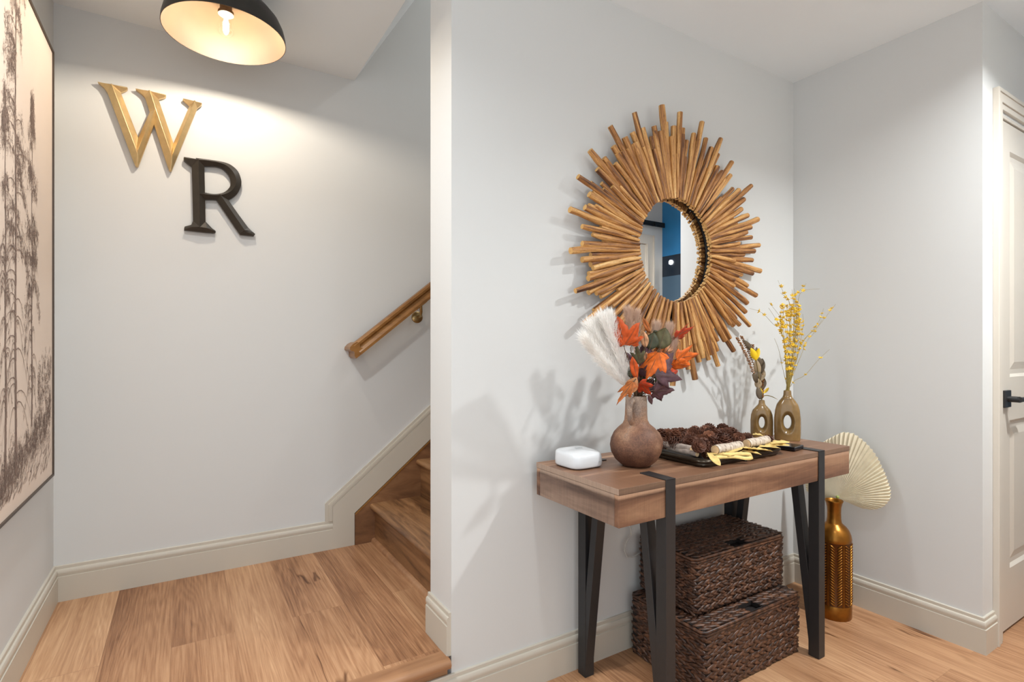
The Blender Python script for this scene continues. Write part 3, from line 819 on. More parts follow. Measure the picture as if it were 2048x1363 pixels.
Rst = [
    [(r_(232, 160), r_(330, 150), r_(418, 175)), (r_(240, 240), r_(335, 175), r_(421, 240)), (r_(250, 640), r_(347, 640), r_(430, 640)), (r_(258, 1020), r_(355, 1105), r_(438, 1020)), (r_(250, 1080), r_(357, 1125), r_(450, 1090))],
    [(r_(128, 104), r_(124, 125), r_(128, 155), 0.1), (r_(190, 112), r_(200, 140), r_(170, 190), 0.6), (r_(260, 125), r_(290, 152), r_(240, 242)), (r_(340, 138), r_(345, 165), r_(335, 260))],
    [(r_(130, 1150), r_(132, 1120), r_(140, 1098), 0.1), (r_(240, 1162), r_(240, 1112), r_(232, 1075), 0.6), (r_(355, 1175), r_(355, 1115), r_(262, 1010)), (r_(450, 1185), r_(455, 1130), r_(440, 1030), 0.8), (r_(555, 1193), r_(560, 1165), r_(535, 1128), 0.4), (r_(582, 1188), r_(584, 1172), r_(575, 1155), 0.1)],
    [(r_(300, 117), r_(345, 165), r_(415, 236)), (r_(400, 130), r_(420, 168), r_(430, 236)), (r_(600, 158), r_(580, 190), r_(570, 240)), (r_(740, 190), r_(700, 225), r_(660, 262)), (r_(830, 238), r_(775, 275), r_(720, 305)), (r_(905, 315), r_(835, 345), r_(775, 375)), (r_(945, 420), r_(868, 425), r_(793, 440)), (r_(950, 490), r_(870, 490), r_(796, 490)), (r_(932, 555), r_(850, 545), r_(782, 535)), (r_(880, 640), r_(800, 605), r_(738, 585)), (r_(780, 712), r_(720, 645), r_(680, 618)), (r_(690, 722), r_(640, 660), r_(600, 632)), (r_(560, 715), r_(540, 662), r_(520, 630)), (r_(437, 713), r_(400, 648), r_(428, 612)), (r_(350, 712), r_(350, 645), r_(350, 610))],
    [(r_(560, 690), r_(640, 650), r_(745, 690)), (r_(592, 715), r_(655, 672), r_(772, 730)), (r_(760, 965), r_(830, 925), r_(905, 920)), (r_(925, 1208), r_(990, 1160), r_(1045, 1110)), (r_(935, 1216), r_(1010, 1180), r_(1100, 1165), 0.7), (r_(1040, 1228), r_(1080, 1208), r_(1125, 1185), 0.3), (r_(1125, 1236), r_(1140, 1222), r_(1148, 1205), 0.1)],
]
letter('wall_letter', Rst, M['letter_black'], 'black ridged letter R hanging below and right of the gold letter', 0.016, 0.034)

# ------------------------------------------------------------------ framed picture on the left wall
random.seed(11)
PY0, PY1, PZ0, PZ1 = 1.45, 2.436, 0.697, 2.182
PF = thing('framed_picture', 'tall framed print of pine trees on the left wall', 'picture', (XL, (PY0 + PY1) / 2, PZ0))
def loc_pic(o): return o
oy = (PY0 + PY1) / 2
mb = MB()
hw, hh = (PY1 - PY0) / 2, PZ1 - PZ0
ft = 0.007
mb.box(0.001, 0.032, -hw, hw, 0, ft); mb.box(0.001, 0.032, -hw, hw, hh - ft, hh)
mb.box(0.001, 0.032, -hw, -hw + ft, ft, hh - ft); mb.box(0.001, 0.032, hw - ft, hw, ft, hh - ft)
mb.build('frame', M['frame'], PF, smooth=False)
mb = MB(); mb.box(0.002, 0.027, -hw + ft, hw - ft, ft, hh - ft)
cv = mb.build('canvas', M['canvas'], PF, smooth=False)
# the drawn trees: ink strokes lying on the canvas
ink = MB()
PX = 0.0273
def stroke(y0, z0, y1, z1, w0, w1):
    d = Vector((y1 - y0, z1 - z0));
    if d.length < 1e-5: return
    nrm = Vector((-d.y, d.x)).normalized()
    PX = 0.0273 + random.random() * 0.0012
    ink.add([(PX, y0 - nrm.x * w0, z0 - nrm.y * w0), (PX, y0 + nrm.x * w0, z0 + nrm.y * w0), (PX, y1 + nrm.x * w1, z1 + nrm.y * w1), (PX, y1 - nrm.x * w1, z1 - nrm.y * w1)], [(0, 1, 2, 3)])
def inside(y, z): return -hw + 0.03 < y < hw - 0.022 and 0.035 < z < hh - 0.012
def tuft(y, z, size, n):
    for _ in range(n):
        a = random.gauss(0, size * 0.5); b = random.gauss(0, size * 0.9)
        an = random.uniform(0, 2 * PI); L = random.uniform(0.006, 0.018)
        q = (y + a, z + b)
        if inside(*q) and inside(q[0], q[1] - 0.02):
            stroke(q[0], q[1], q[0] + math.cos(an) * L * 0.5, q[1] + math.sin(an) * L, random.uniform(0.0006, 0.0016), 0.0003)
def tree(y, zb, zt, wt, lw, spread, dens, bare):
    """bare: fraction of height (from the ground) with thin drooping branches only"""
    lean = random.uniform(-0.01, 0.01)
    H = zt - zb
    N = 60
    py, pz = y, zb
    for i in range(1, N + 1):
        t = i / N
        yy = y + lean * t + 0.003 * math.sin(t * 17 + y * 30)
        zz = zb + H * t
        wv = wt * (1 - t) ** 0.8 + 0.0006
        if inside(yy, zz): stroke(py, pz, yy, zz, wv * 1.02, wv)
        for s in range(2):
            if random.random() < 0.35 and inside(yy, zz): stroke(py + random.uniform(-1, 1) * wv, pz, yy + random.uniform(-1, 1) * wv * 1.4, zz + random.uniform(0, .02), 0.0008, 0.0004)
        py, pz = yy, zz
    nb = int(H * 75 * dens)
    for i in range(nb):
        t = random.uniform(0.10, 1.0)
        zz = zb + H * t; yy = y + lean * t
        sd = random.choice((-1, 1))
        env = spread * ((1 - t) ** 0.55 * 0.95 + 0.08) * random.uniform(0.35, 1.05)
        if t < bare: env *= 0.8
        droop = random.uniform(-0.25, 0.75) if t > 0.45 else random.uniform(0.3, 1.5)
        q = (yy, zz)
        K = 6
        for k in range(1, K + 1):
            f = k / K
            p = (yy + sd * env * f, zz + 0.02 * math.sin(f * PI) - env * droop * f * f)
            if inside(*p) and inside(*q): stroke(q[0], q[1], p[0], p[1], 0.0015 * (1.1 - f) + 0.0004, 0.0015 * (1.0 - f) + 0.0003)
            if t > bare:
                tuft(p[0], p[1], 0.011 + 0.008 * random.random(), random.choice((0, 8, 16, 30)) if k > 0 else 4)
            elif random.random() < 0.35:
                tuft(p[0], p[1] - 0.01, 0.008, 4)
            for m_ in range(1):
                if inside(*p):
                    L = random.uniform(0.008, 0.035)
                    e = (p[0] + random.uniform(-.006, .006), p[1] - L)
                    if inside(*e): stroke(p[0], p[1], e[0], e[1], 0.0006, 0.0002)
            q = p
Y = lambda yy: yy - oy
tree(Y(1.955), 0.10, 1.66, 0.010, 0, 0.23, 0.62, 0.36)
tree(Y(2.135), 0.21, 1.225, 0.006, 0, 0.12, 0.62, 0.34)
tree(Y(1.860), 0.08, 1.10, 0.008, 0, 0.13, 0.45, 0.62)
tree(Y(1.70), 0.10, 1.35, 0.010, 0, 0.17, 0.6, 0.4)
tree(Y(1.56), 0.08, 1.05, 0.009, 0, 0.13, 0.6, 0.4)
for k in range(260):
    y = random.uniform(-hw + 0.05, hw - 0.04)
    base = 0.09 + 0.13 * max(0, (y + 0.1) / 0.6) + random.uniform(-0.04, 0.10) * random.random()
    tuft(y, base, 0.02, 16)
for k in range(110):
    y = random.uniform(hw - 0.22, hw - 0.03); z = random.uniform(0.20, 0.42)
    tuft(y, z, 0.012, 9)
for k in range(700):
    y = random.uniform(-hw + 0.05, hw - 0.04)
    z = 0.04 + random.random() * (0.06 + 0.16 * max(0, (y + 0.2) / 0.7))
    L = random.uniform(0.01, 0.05); a = random.uniform(0.3, 1.2)
    if inside(y, z) and inside(y + L * math.cos(a), z + L * math.sin(a)): stroke(y, z, y + L * math.cos(a), z + L * math.sin(a), 0.0012, 0.0003)
pr_ = ink.build('tree_print', M['ink'], cv, smooth=False)

# ------------------------------------------------------------------ console table
TX0, TX1, TY0, TY1, TZ = 1.003, 2.205, 1.080, 1.478, 0.762
CT = thing('console_table', 'rustic brown wood console table with black V-shaped metal legs', 'table', (0, 0, 0))
CT.location = ((TX0 + TX1) / 2, (TY0 + TY1) / 2, 0)
cx, cy = CT.location.x, CT.location.y
def tb(name, mat, x0, x1, y0, y1, z0, z1, bev=0.0012, parent=CT, mb=None):
    mb = MB(); mb.box(x0 - cx, x1 - cx, y0 - cy, y1 - cy, z0, z1)
    o = mb.build(name, mat, parent, smooth=False)
    if bev: bevel(o, bev)
    return o
# tabletop slab with edge banding slot: face material by normal
mb = MB(); mb.box(TX0 - cx, TX1 - cx, TY0 - cy, TY1 - cy, TZ - 0.0175, TZ)
mb.mi = [1, 0, 1, 2, 1, 2]
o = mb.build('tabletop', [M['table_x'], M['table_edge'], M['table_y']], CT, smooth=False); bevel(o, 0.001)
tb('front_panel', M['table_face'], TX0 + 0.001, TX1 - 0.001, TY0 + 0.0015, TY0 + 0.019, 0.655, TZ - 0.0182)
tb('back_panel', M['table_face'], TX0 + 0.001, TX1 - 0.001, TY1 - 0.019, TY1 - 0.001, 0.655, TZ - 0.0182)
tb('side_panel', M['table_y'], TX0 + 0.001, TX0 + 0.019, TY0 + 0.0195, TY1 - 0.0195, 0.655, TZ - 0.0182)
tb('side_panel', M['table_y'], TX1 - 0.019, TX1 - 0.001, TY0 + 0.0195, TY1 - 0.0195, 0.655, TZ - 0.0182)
tb('bottom_panel', M['table_face'], TX0 + 0.02, TX1 - 0.02, TY0 + 0.0195, TY1 - 0.0195, 0.660, 0.672)
for lx in (1.183, 1.983):
    w_ = 0.0395
    for s, yo in ((1, TY0 - 0.003), (-1, TY1 + 0.003)):
        # strap over the edge: short plate on top then the vertical leg
        ya, yb = (yo, yo + s * 0.105)
        tb('strap', M['black_metal'], lx, lx + w_, min(ya, yb), max(ya, yb), TZ + 0.0002, TZ + 0.003, 0.0006)
        mb = MB()
        o_ = yo - cy
        mb.prism([(o_, 0), (o_ + s * w_, 0), (o_ + s * w_, 0.6545), (o_ + s * 0.003, 0.6545), (o_ + s * 0.003, TZ + 0.003), (o_, TZ + 0.003)], 'x', lx - cx, lx + w_ - cx)
        bevel(mb.build('leg', M['black_metal'], CT, smooth=False, fix=True), 0.0012)
        # slanted bar of the V
        mb = MB()
        y_b, y_t = yo + s * 0.004, yo + s * 0.083
        d = s * 0.030
        x0, x1 = lx + 0.0015 - cx, lx + w_ - 0.0015 - cx
        vs = [(x0, y_b - cy, 0.0005), (x1, y_b - cy, 0.0005), (x1, y_b + d - cy, 0.0005), (x0, y_b + d - cy, 0.0005), (x0, y_t - cy, 0.654), (x1, y_t - cy, 0.654), (x1, y_t + d - cy, 0.654), (x0, y_t + d - cy, 0.654)]
        mb.add(vs, [(0, 3, 2, 1), (4, 5, 6, 7), (0, 1, 5, 4), (1, 2, 6, 5), (2, 3, 7, 6), (3, 0, 4, 7)])
        bevel(mb.build('leg_brace', M['black_metal'], CT, smooth=False, fix=True), 0.0015)

# ------------------------------------------------------------------ woven baskets
def weave_face(mb, O, U, V, Nn, w, h, row, seg, rnd, th=0.006):
    """plaited rows on a rectangle: O corner, U along (len w), V up (len h)"""
    rows = max(1, round(h / row)); rh = h / rows
    for i in range(rows):
        k = max(2, round(w / seg)); sg = w / k
        for half in (0, 1):
            vy = (i + 0.28 + 0.44 * half) * rh
            for j in range(k):
                ux = (j + 0.5 + (0.5 if half else 0) * 1.0) * sg
                if ux > w - sg * 0.2: ux = w - sg * 0.3
                tilt = (0.28 if half else -0.28) + rnd.uniform(-.18, .18)
                a = U * math.cos(tilt) + V * math.sin(tilt)
                b = V * math.cos(tilt) - U * math.sin(tilt)
                c = O + U * ux + V * (vy + rnd.uniform(-.001, .001)) + Nn * rnd.uniform(-.001, .0015)
                mb.ellipsoid(c, (a * sg * rnd.uniform(0.72, 0.95), b * rh * rnd.uniform(0.27, 0.34), Nn * th * rnd.uniform(0.8, 1.15)), 7, 4)
def basket(label, x0, x1, y0, y1, z0, h, rz, row, seg, hole):
    rnd = random.Random(int(x0 * 1000))
    w, d = x1 - x0, y1 - y0
    t = thing('storage_basket', label, 'basket', ((x0 + x1) / 2, (y0 + y1) / 2, z0), rz)
    X, Yv, Z = Vector((1, 0, 0)), Vector((0, 1, 0)), Vector((0, 0, 1))
    e = 0.005
    lh = 0.022
    mb = MB()
    mb.box(-w / 2 + e, w / 2 - e, -d / 2 + e, d / 2 - e, 0.002, h - lh, 1)
    bh = h - lh
    weave_face(mb, Vector((-w / 2 + e, -d / 2 + e, 0.004)), X, Z, -Yv, w - 2 * e, bh - 0.006, row, seg, rnd)
    weave_face(mb, Vector((-w / 2 + e, d / 2 - e, 0.004)), -Yv, Z, -X, d - 2 * e, bh - 0.006, row, seg, rnd)
    weave_face(mb, Vector((w / 2 - e, -d / 2 + e, 0.004)), Yv, Z, X, d - 2 * e, bh - 0.006, row, seg, rnd)
    mb.build('basket_body', [M['weave'], M['weave_dark']], t, angle=80)
    rim = MB()
    z = bh + 0.002
    c = 0.012
    loop = [(0, d / 2, z), (-w / 2 + c, d / 2, z), (-w / 2, d / 2 - c, z), (-w / 2, 0, z), (-w / 2, -d / 2 + c, z), (-w / 2 + c, -d / 2, z), (0, -d / 2, z), (w / 2 - c, -d / 2, z), (w / 2, -d / 2 + c, z), (w / 2, d / 2 - c, z), (w / 2 - c, d / 2, z), (0, d / 2, z)]
    rim.tube(loop, 0.0042, 8, cap=False)
    rim.build('rim_cord', M['weave'], t)
    # lid with the hand hole by the front edge
    lid = MB()
    lid.box(-w / 2 + e, w / 2 - e, -d / 2 + 0.052, d / 2 - e, bh + 0.003, h - 0.004, 1)
    hx0, hx1 = hole
    for a, b in ((-w / 2 + e, hx0), (hx1, w / 2 - e)):
        lid.box(a, b, -d / 2 + e, -d / 2 + 0.052, bh + 0.003, h - 0.004, 1)
    lid.box(hx0, hx1, -d / 2 + e, -d / 2 + 0.010, bh + 0.003, h - 0.006, 1)
    top = h - 0.004
    weave_face(lid, Vector((-w / 2 + e, -d / 2 + 0.054, top)), X, Yv, Z, w - 2 * e, d - 0.06, row, seg, rnd, 0.005)
    for a, b in ((-w / 2 + e, hx0), (hx1, w / 2 - e)):
        weave_face(lid, Vector((a, -d / 2 + e, top)), X, Yv, Z, b - a, 0.047, row, seg, rnd, 0.005)
    z = h - 0.010
    loop2 = [(p[0] * 1.0, p[1], z) for p in loop]
    lid.tube(loop2, 0.0052, 8, cap=False)
    lid.build('lid', [M['weave'], M['weave_dark']], t, angle=80)
    return t
basket('large dark brown woven basket on the floor beneath the console table', 1.432, 1.972, 1.146, 1.476, 0.0, 0.228, 0, 0.0255, 0.034, (-0.03, 0.055))
basket('smaller dark brown woven basket stacked on top of the large one', 1.472, 1.966, 1.208, 1.474, 0.2335, 0.202, R(-1.2), 0.0215, 0.030, (-0.045, 0.045))

# power cord hanging behind the baskets
mb = MB()
pts = [at_y(u, v, 1.492) for u, v in ((1257, 1042), (1262, 1058), (1262, 1070), (1252, 1085), (1249, 1100), (1254, 1112), (1266, 1113), (1278, 1106))]
mb.tube(pts, 0.003, 8)
tag(mb.build('power_cord', M['cord'], smooth=True), 'pale looped power cord against the wall left of the baskets', 'cord')

# ------------------------------------------------------------------ sunburst mirror
MC = Vector((1.668, 1.466, 1.532))
SM = thing('sunburst_mirror', 'round sunburst mirror framed with radiating brown driftwood sticks', 'mirror', (MC.x, YA, MC.z))
def my(y): return y - YA
mb = MB(); mb.tube([(0, -0.001, 0), (0, -0.012, 0)], 0.30, 48); mb.build('backing_board', M['black'], SM, smooth=False)
mb = MB(); mb.tube([(0, -0.0125, 0), (0, -0.016, 0)], 0.232, 96); mb.build('mirror_glass', M['mirror'], SM, smooth=False)
mb = MB()
ringp = [(0.232 * math.cos(2 * PI * k / 96), -0.0225, 0.232 * math.sin(2 * PI * k / 96)) for k in range(97)]
mb.tube(ringp, 0.008, 8, cap=False); mb.build('ring', M['black'], SM)
zz = lambda x, y: (1080 + x / 2.198, 180 + y / 2.198)
tips = [(541, 68), (563, 140), (620, 95), (637, 168), (590, 155), (673, 190), (707, 138), (727, 212), (750, 252), (797, 218), (790, 284), (849, 313), (845, 375), (928, 420), (872, 435), (895, 478), (885, 524), (912, 550), (955, 562), (925, 602), (908, 630), (935, 647), (970, 684), (940, 706), (940, 750), (975, 792), (935, 803), (918, 858), (955, 908), (910, 935), (903, 975), (920, 1038), (875, 1035), (835, 1030), (858, 1145), (835, 1090), (785, 1145), (790, 1212), (752, 1182), (720, 1135), (688, 1272), (655, 1228), (593, 1300), (625, 1225),
        (195, 1020), (242, 965), (272, 905), (157, 888), (218, 885), (212, 832), (232, 780), (185, 745), (135, 708), (185, 668), (230, 640), (185, 595), (132, 520), (197, 515), (215, 460), (243, 510), (165, 385), (227, 405), (275, 410), (257, 345), (287, 295), (225, 262), (330, 242), (315, 155), (377, 205), (330, 322), (412, 182), (422, 95), (455, 165), (412, 235), (510, 155), (500, 200), (578, 205), (655, 222), (326, 1005)]
rnd = random.Random(5)
sticks = []
for t in tips:
    p = at_y(*zz(*t), 1.462)
    dx, dz = p.x - MC.x, p.z - MC.z
    sticks.append((math.atan2(dz, dx), math.hypot(dx, dz)))
sticks.sort()
full = list(sticks)
# short sticks fill the gaps, lower left ones are behind the leaves
for i in range(len(sticks)):
    a0, l0 = sticks[i]; a1, l1 = sticks[(i + 1) % len(sticks)]
    g = (a1 - a0) % (2 * PI)
    k = int(g / R(2.7))
    for j in range(k):
        full.append((a0 + g * (j + 1) / (k + 1), rnd.uniform(0.36, 0.47)))
full = [(a % (2 * PI), L) for a, L in full]
full.sort()
full = full[:]
NS = len(full)
extra = MB()
rank = sorted(range(NS), key=lambda i: -full[i][1])
own = set(rank[:98])
extra_g = []
def grain_attr(o, co):
    a = o.data.attributes.new('grain', 'FLOAT_VECTOR', 'POINT')
    a.data.foreach_set('vector', [c for p in co for c in p])
for i, (a, L) in enumerate(full):
    # inner ends share the ring evenly
    ai = a
    lay = (i % 2)
    y_in = my(1.4745 - 0.012 * lay)
    y_out = my(1.470 - 0.008 * lay)
    r0 = 0.206 + rnd.uniform(-.003, .003)
    tilt = rnd.uniform(-0.02, 0.02)
    N = 9
    rad = []; pts = []
    fill_ = i not in own
    big = rnd.uniform(0.0076, 0.0100) if fill_ else rnd.uniform(0.0100, 0.0124)
    bx = rnd.uniform(-1, 1) * 0.006; by = rnd.uniform(-1, 1) * 0.003
    ph = rnd.uniform(0, 6)
    for k in range(N):
        f = k / (N - 1)
        rr = (L - r0) * f
        sh = math.sin(f * PI) * bx + 0.0012 * math.sin(f * 9 + ph)
        pts.append((sh, (y_out - y_in) * f + math.sin(f * PI) * by, rr))
        rad.append((0.0068 + (big - 0.0068) * min(1, f * 1.9)) * (1 + 0.07 * math.sin(f * 13 + ph)) * (0.93 if k in (0, N - 1) else 1))
    mb = MB(); mb.tube(pts, rad, 10, 0, True, 1)
    # gnarl the section a little
    for q in range(len(mb.v)):
        x, y, z = mb.v[q]
        k = 1 + 0.10 * math.sin(q * 2.7 + ph) * 0.4
        mb.v[q] = (x * k, y, z)
    gro = Vector((rnd.uniform(-9, 9), rnd.uniform(-9, 9), rnd.uniform(-9, 9)))
    gco = [tuple(Vector(p) + gro) for p in mb.v]
    loc_ = Vector((r0 * math.cos(ai), y_in, r0 * math.sin(ai)))
    rot_ = (0, PI / 2 - ai + tilt, 0)
    if i in own:
        o = mb.build('stick', [M['stick'], M['stick_end']], SM, angle=50)
        grain_attr(o, gco)
        o.location = loc_
        o.rotation_euler = rot_
    else:
        mx_ = Matrix.Translation(loc_) @ Matrix.Rotation(rot_[1], 4, 'Y')
        base = len(extra.v); extra_g += gco
        extra.v += [tuple(mx_ @ Vector(p)) for p in mb.v]
        extra.f += [[q + base for q in f] for f in mb.f]; extra.mi += mb.mi
if extra.v:
    o = extra.build('short_stick', [M['stick'], M['stick_end']], SM, angle=50)
    o['kind'] = 'stuff'
    grain_attr(o, extra_g)

# ------------------------------------------------------------------ router
RO = thing('wifi_router', 'white rounded wireless router on the left end of the table', 'router', (1.092, 1.366, TZ), R(1))
mb = MB()
def superell(hw, n, k):
    a = 2 * PI * k / 64
    c, s = math.cos(a), math.sin(a)
    r = (abs(c) ** n + abs(s) ** n) ** (-1 / n)
    return hw * r * c, hw * r * s
rings = [(0.058, 0.003), (0.0615, 0.0045), (0.0630, 0.009), (0.0632, 0.022), (0.0625, 'e0'), (0.0605, 'e1'), (0.055, 'e2'), (0.042, 'e3'), (0.024, 'e4'), (0.006, 'e5')]
for hw_, z in rings:
    for k in range(64):
        x, y = superell(hw_, 4.2, k)
        ed = 0.039 + 0.10 * y * 0.9
        if isinstance(z, str):
            j = int(z[1])
            f = [0.0, 0.35, 0.6, 0.85, 0.97, 1.0][j]
            zz_ = ed + (0.053 - ed) * f * 0.7 + [0, .003, .005, .006, .0065, .0065][j]
        else: zz_ = z
        mb.v.append((x, y, zz_))
for i in range(len(rings) - 1):
    for k in range(64):
        mb.f.append([i * 64 + k, i * 64 + (k + 1) % 64, i * 64 + 64 + (k + 1) % 64, i * 64 + 64 + k]); mb.mi.append(0)
mb.f.append(list(range(63, -1, -1))); mb.mi.append(0)
mb.f.append([(len(rings) - 1) * 64 + k for k in range(64)]); mb.mi.append(0)
mb.build('housing', M['white_plastic'], RO, angle=50)
mb = MB(); mb.lathe([(0.05, 0.0), (0.05, 0.0032)], 32, closed_top=True); mb.build('foot_pad', M['black'], RO)
def text_mesh(name, body, size, parent, mat, loc, rot):
    cu = bpy.data.curves.new('txt', 'FONT'); cu.body = body; cu.size = size; cu.align_x = 'CENTER'; cu.align_y = 'CENTER'; cu.extrude = 0.0002
    tmp = bpy.data.objects.new('txt', cu); COL.objects.link(tmp)
    dg = bpy.context.evaluated_depsgraph_get()
    me = bpy.data.meshes.new_from_object(tmp.evaluated_get(dg))
    bpy.data.objects.remove(tmp)
    me.materials.clear(); me.materials.append(mat)
    o = bpy.data.objects.new(name, me); COL.objects.link(o); o.parent = parent; o.location = loc; o.rotation_euler = rot
    return o
text_mesh('logo', 'eero', 0.018, RO, M['grey_print'], (0.0, 0.0, 0.0584), (0, 0, 0))
text_mesh('logo', 'eero', 0.008, RO, M['grey_print'], (0.040, -0.0628, 0.020), (R(90), 0, 0))

# ------------------------------------------------------------------ vases
CV = thing('clay_vase', 'weathered brown clay vase with a small handle holding autumn leaves', 'vase', (1.255, 1.270, TZ))
mb = MB()
pf = [(0.0, 0.0), (0.040, 0.0), (0.050, 0.006), (0.068, 0.022), (0.0800, 0.044), (0.0842, 0.066), (0.0822, 0.088), (0.073, 0.108), (0.0575, 0.124), (0.0435, 0.136), (0.0375, 0.148), (0.0358, 0.165), (0.0352, 0.19), (0.0345, 0.212), (0.0335, 0.224), (0.031, 0.227), (0.028, 0.224), (0.028, 0.16), (0.0, 0.14)]
mb.lathe(pf, 64, closed_bottom=False)
for i, v in enumerate(mb.v):
    x, y, z = v
    a = math.atan2(y, x)
    k = 1 + 0.012 * math.sin(3 * a + z * 40) + 0.008 * math.sin(5 * a - z * 70)
    mb.v[i] = (x * k, y * k, z)
mb.build('body', M['clay'], CV, angle=80)
mb = MB()
vd = Vector((1.255, 1.270, 0)).normalized()
hd = Vector((-vd.x, -vd.y, 0))   # towards the room
side = Vector((hd.y, -hd.x, 0))
hd = (hd * 0.90 + side * 0.34).normalized()
hp = [(0.034, 0.212), (0.046, 0.210), (0.055, 0.200), (0.058, 0.185), (0.055, 0.165), (0.047, 0.150), (0.036, 0.142)]
mb.tube([(hd.x * a, hd.y * a, z) for a, z in hp], [0.009, 0.0095, 0.009, 0.0085, 0.0085, 0.009, 0.010], 12)
mb.build('handle', M['clay'], CV, angle=80)

def ring_vase(label, c, ht, wd, neck_r, hole_c, hole_a, hole_b, prof_w):
    """flattened bottle with an oval hole, hole axis towards the room"""
    t = thing('ring_vase', label, 'vase', (c[0], c[1], TZ), -math.atan2(c[0], c[1]) * 0.93)
    mb = MB()
    nz, na = 46, 72
    th = wd * 0.62
    zs = [0.0, 0.003] + [0.006 + (ht - 0.006) * k / (nz - 3) for k in range(nz - 2)]
    def width(z):
        for (z0, w0), (z1, w1) in zip(prof_w, prof_w[1:]):
            if z0 <= z <= z1:
                f = (z - z0) / (z1 - z0)
                return w0 + (w1 - w0) * f
        return prof_w[-1][1]
    for z in zs:
        wv = width(z)
        tv = min(wv, th * (wv / wd) ** 0.6 if wv > neck_r * 1.6 else wv)
        for k in range(na):
            a = 2 * PI * k / na
            cc, ss = math.cos(a), math.sin(a)
            e = 2.6
            rr = (abs(cc) ** e + abs(ss) ** e) ** (-1 / e)
            mb.v.append((wv * rr * cc, tv * rr * ss, z))
    for i in range(nz - 1):
        for k in range(na):
            mb.f.append([i * na + k, i * na + (k + 1) % na, (i + 1) * na + (k + 1) % na, (i + 1) * na + k]); mb.mi.append(0)
    mb.f.append(list(range(na - 1, -1, -1))); mb.mi.append(0)
    # mouth: fold inside
    o = (nz - 1) * na
    for k in range(na):
        x, y, z = mb.v[o + k]
        mb.v.append((x * 0.72, y * 0.72, z - 0.001))
    o2 = len(mb.v) - na
    for k in range(na): mb.v.append((mb.v[o2 + k][0], mb.v[o2 + k][1], ht - 0.04))
    for a, b in ((o, o2), (o2, o2 + na)):
        for k in range(na):
            mb.f.append([a + k, a + (k + 1) % na, b + (k + 1) % na, b + k]); mb.mi.append(0)
    mb.f.append([o2 + na + k for k in range(na)]); mb.mi.append(0)
    ob = mb.build('body', M['glaze'], t, angle=180, fix=True)
    # drill the hole with a flared cutter
    cut = MB()
    n = 48; NY = 21
    for q_ in range(NY):
        y = th * 1.5 * (2 * q_ / (NY - 1) - 1)
        f = max(0.0, (abs(y) / th - 0.12) / 0.88) ** 1.9
        for k in range(n):
            a = 2 * PI * k / n
            cut.v.append((hole_a * (1 + 1.0 * f) * math.cos(a), y, hole_c + hole_b * (1 + 0.72 * f) * math.sin(a)))
    for i in range(NY - 1):
        for k in range(n):
            cut.f.append([i * n + k, i * n + (k + 1) % n, (i + 1) * n + (k + 1) % n, (i + 1) * n + k]); cut.mi.append(0)
    cut.f.append(list(range(n))); cut.f.append([(NY - 1) * n + k for k in range(n)][::-1]); cut.mi += [0, 0]
    cu = cut.build('cutter', M['glaze'], t, fix=True)
    md = ob.modifiers.new('hole', 'BOOLEAN'); md.operation = 'DIFFERENCE'; md.object = cu; md.solver = 'EXACT'
    rm = ob.modifiers.new('remesh', 'REMESH'); rm.mode = 'VOXEL'; rm.voxel_size = 0.0013
    sm_ = ob.modifiers.new('smooth', 'SMOOTH'); sm_.factor = 0.5; sm_.iterations = 16
    bpy.context.view_layer.update()
    dg = bpy.context.evaluated_depsgraph_get()
    me = bpy.data.meshes.new_from_object(ob.evaluated_get(dg))
    ob.modifiers.clear(); ob.data = me
    bpy.data.objects.remove(cu)
    for p in me.polygons: p.use_smooth = True
    return t
ring_vase('taller glossy brown vase with an oval hole, nearest the corner', (2.126, 1.284), 0.206, 0.0495, 0.014, 0.076, 0.0135, 0.0275,
          [(0, 0.0475), (0.03, 0.0495), (0.09, 0.0495), (0.125, 0.046), (0.148, 0.040), (0.166, 0.028), (0.178, 0.0185), (0.186, 0.0155), (0.206, 0.0140)])
ring_vase('shorter glossy brown vase with an oval hole, left of the taller one', (2.085, 1.372), 0.161, 0.0440, 0.0115, 0.066, 0.0108, 0.0235,
          [(0, 0.0425), (0.025, 0.044), (0.075, 0.044), (0.10, 0.0415), (0.118, 0.035), (0.132, 0.023), (0.141, 0.0145), (0.148, 0.0122), (0.161, 0.0115)])

# floor vase in embossed copper
FVX, FVY = 2.374, 1.226
FV = thing('floor_vase', 'tall copper floor vase with embossed leaf pattern in the corner', 'vase', (FVX, FVY, 0), R(8))
mb = MB()
pf = [(0.0, 0.0), (0.064, 0.0), (0.066, 0.004), (0.066, 0.055), (0.0645, 0.058), (0.0645, 0.320), (0.066, 0.323), (0.066, 0.335), (0.063, 0.350), (0.056, 0.368), (0.045, 0.382), (0.033, 0.392), (0.029, 0.398), (0.0268, 0.415), (0.0262, 0.44), (0.0275, 0.462), (0.0315, 0.480), (0.0355, 0.489), (0.0345, 0.4915), (0.031, 0.489), (0.024, 0.462), (0.022, 0.42), (0.0, 0.40)]
mb.lathe(pf, 64, closed_bottom=False)
mb.mi = [1 if all(0.05 < mb.v[i][2] < 0.3235 and math.hypot(mb.v[i][0], mb.v[i][1]) > 0.06 for i in f) and sum(mb.v[i][2] for i in f) / len(f) > 0.1 else 0 for f in mb.f]
rr = 0.0645
ncol = 7
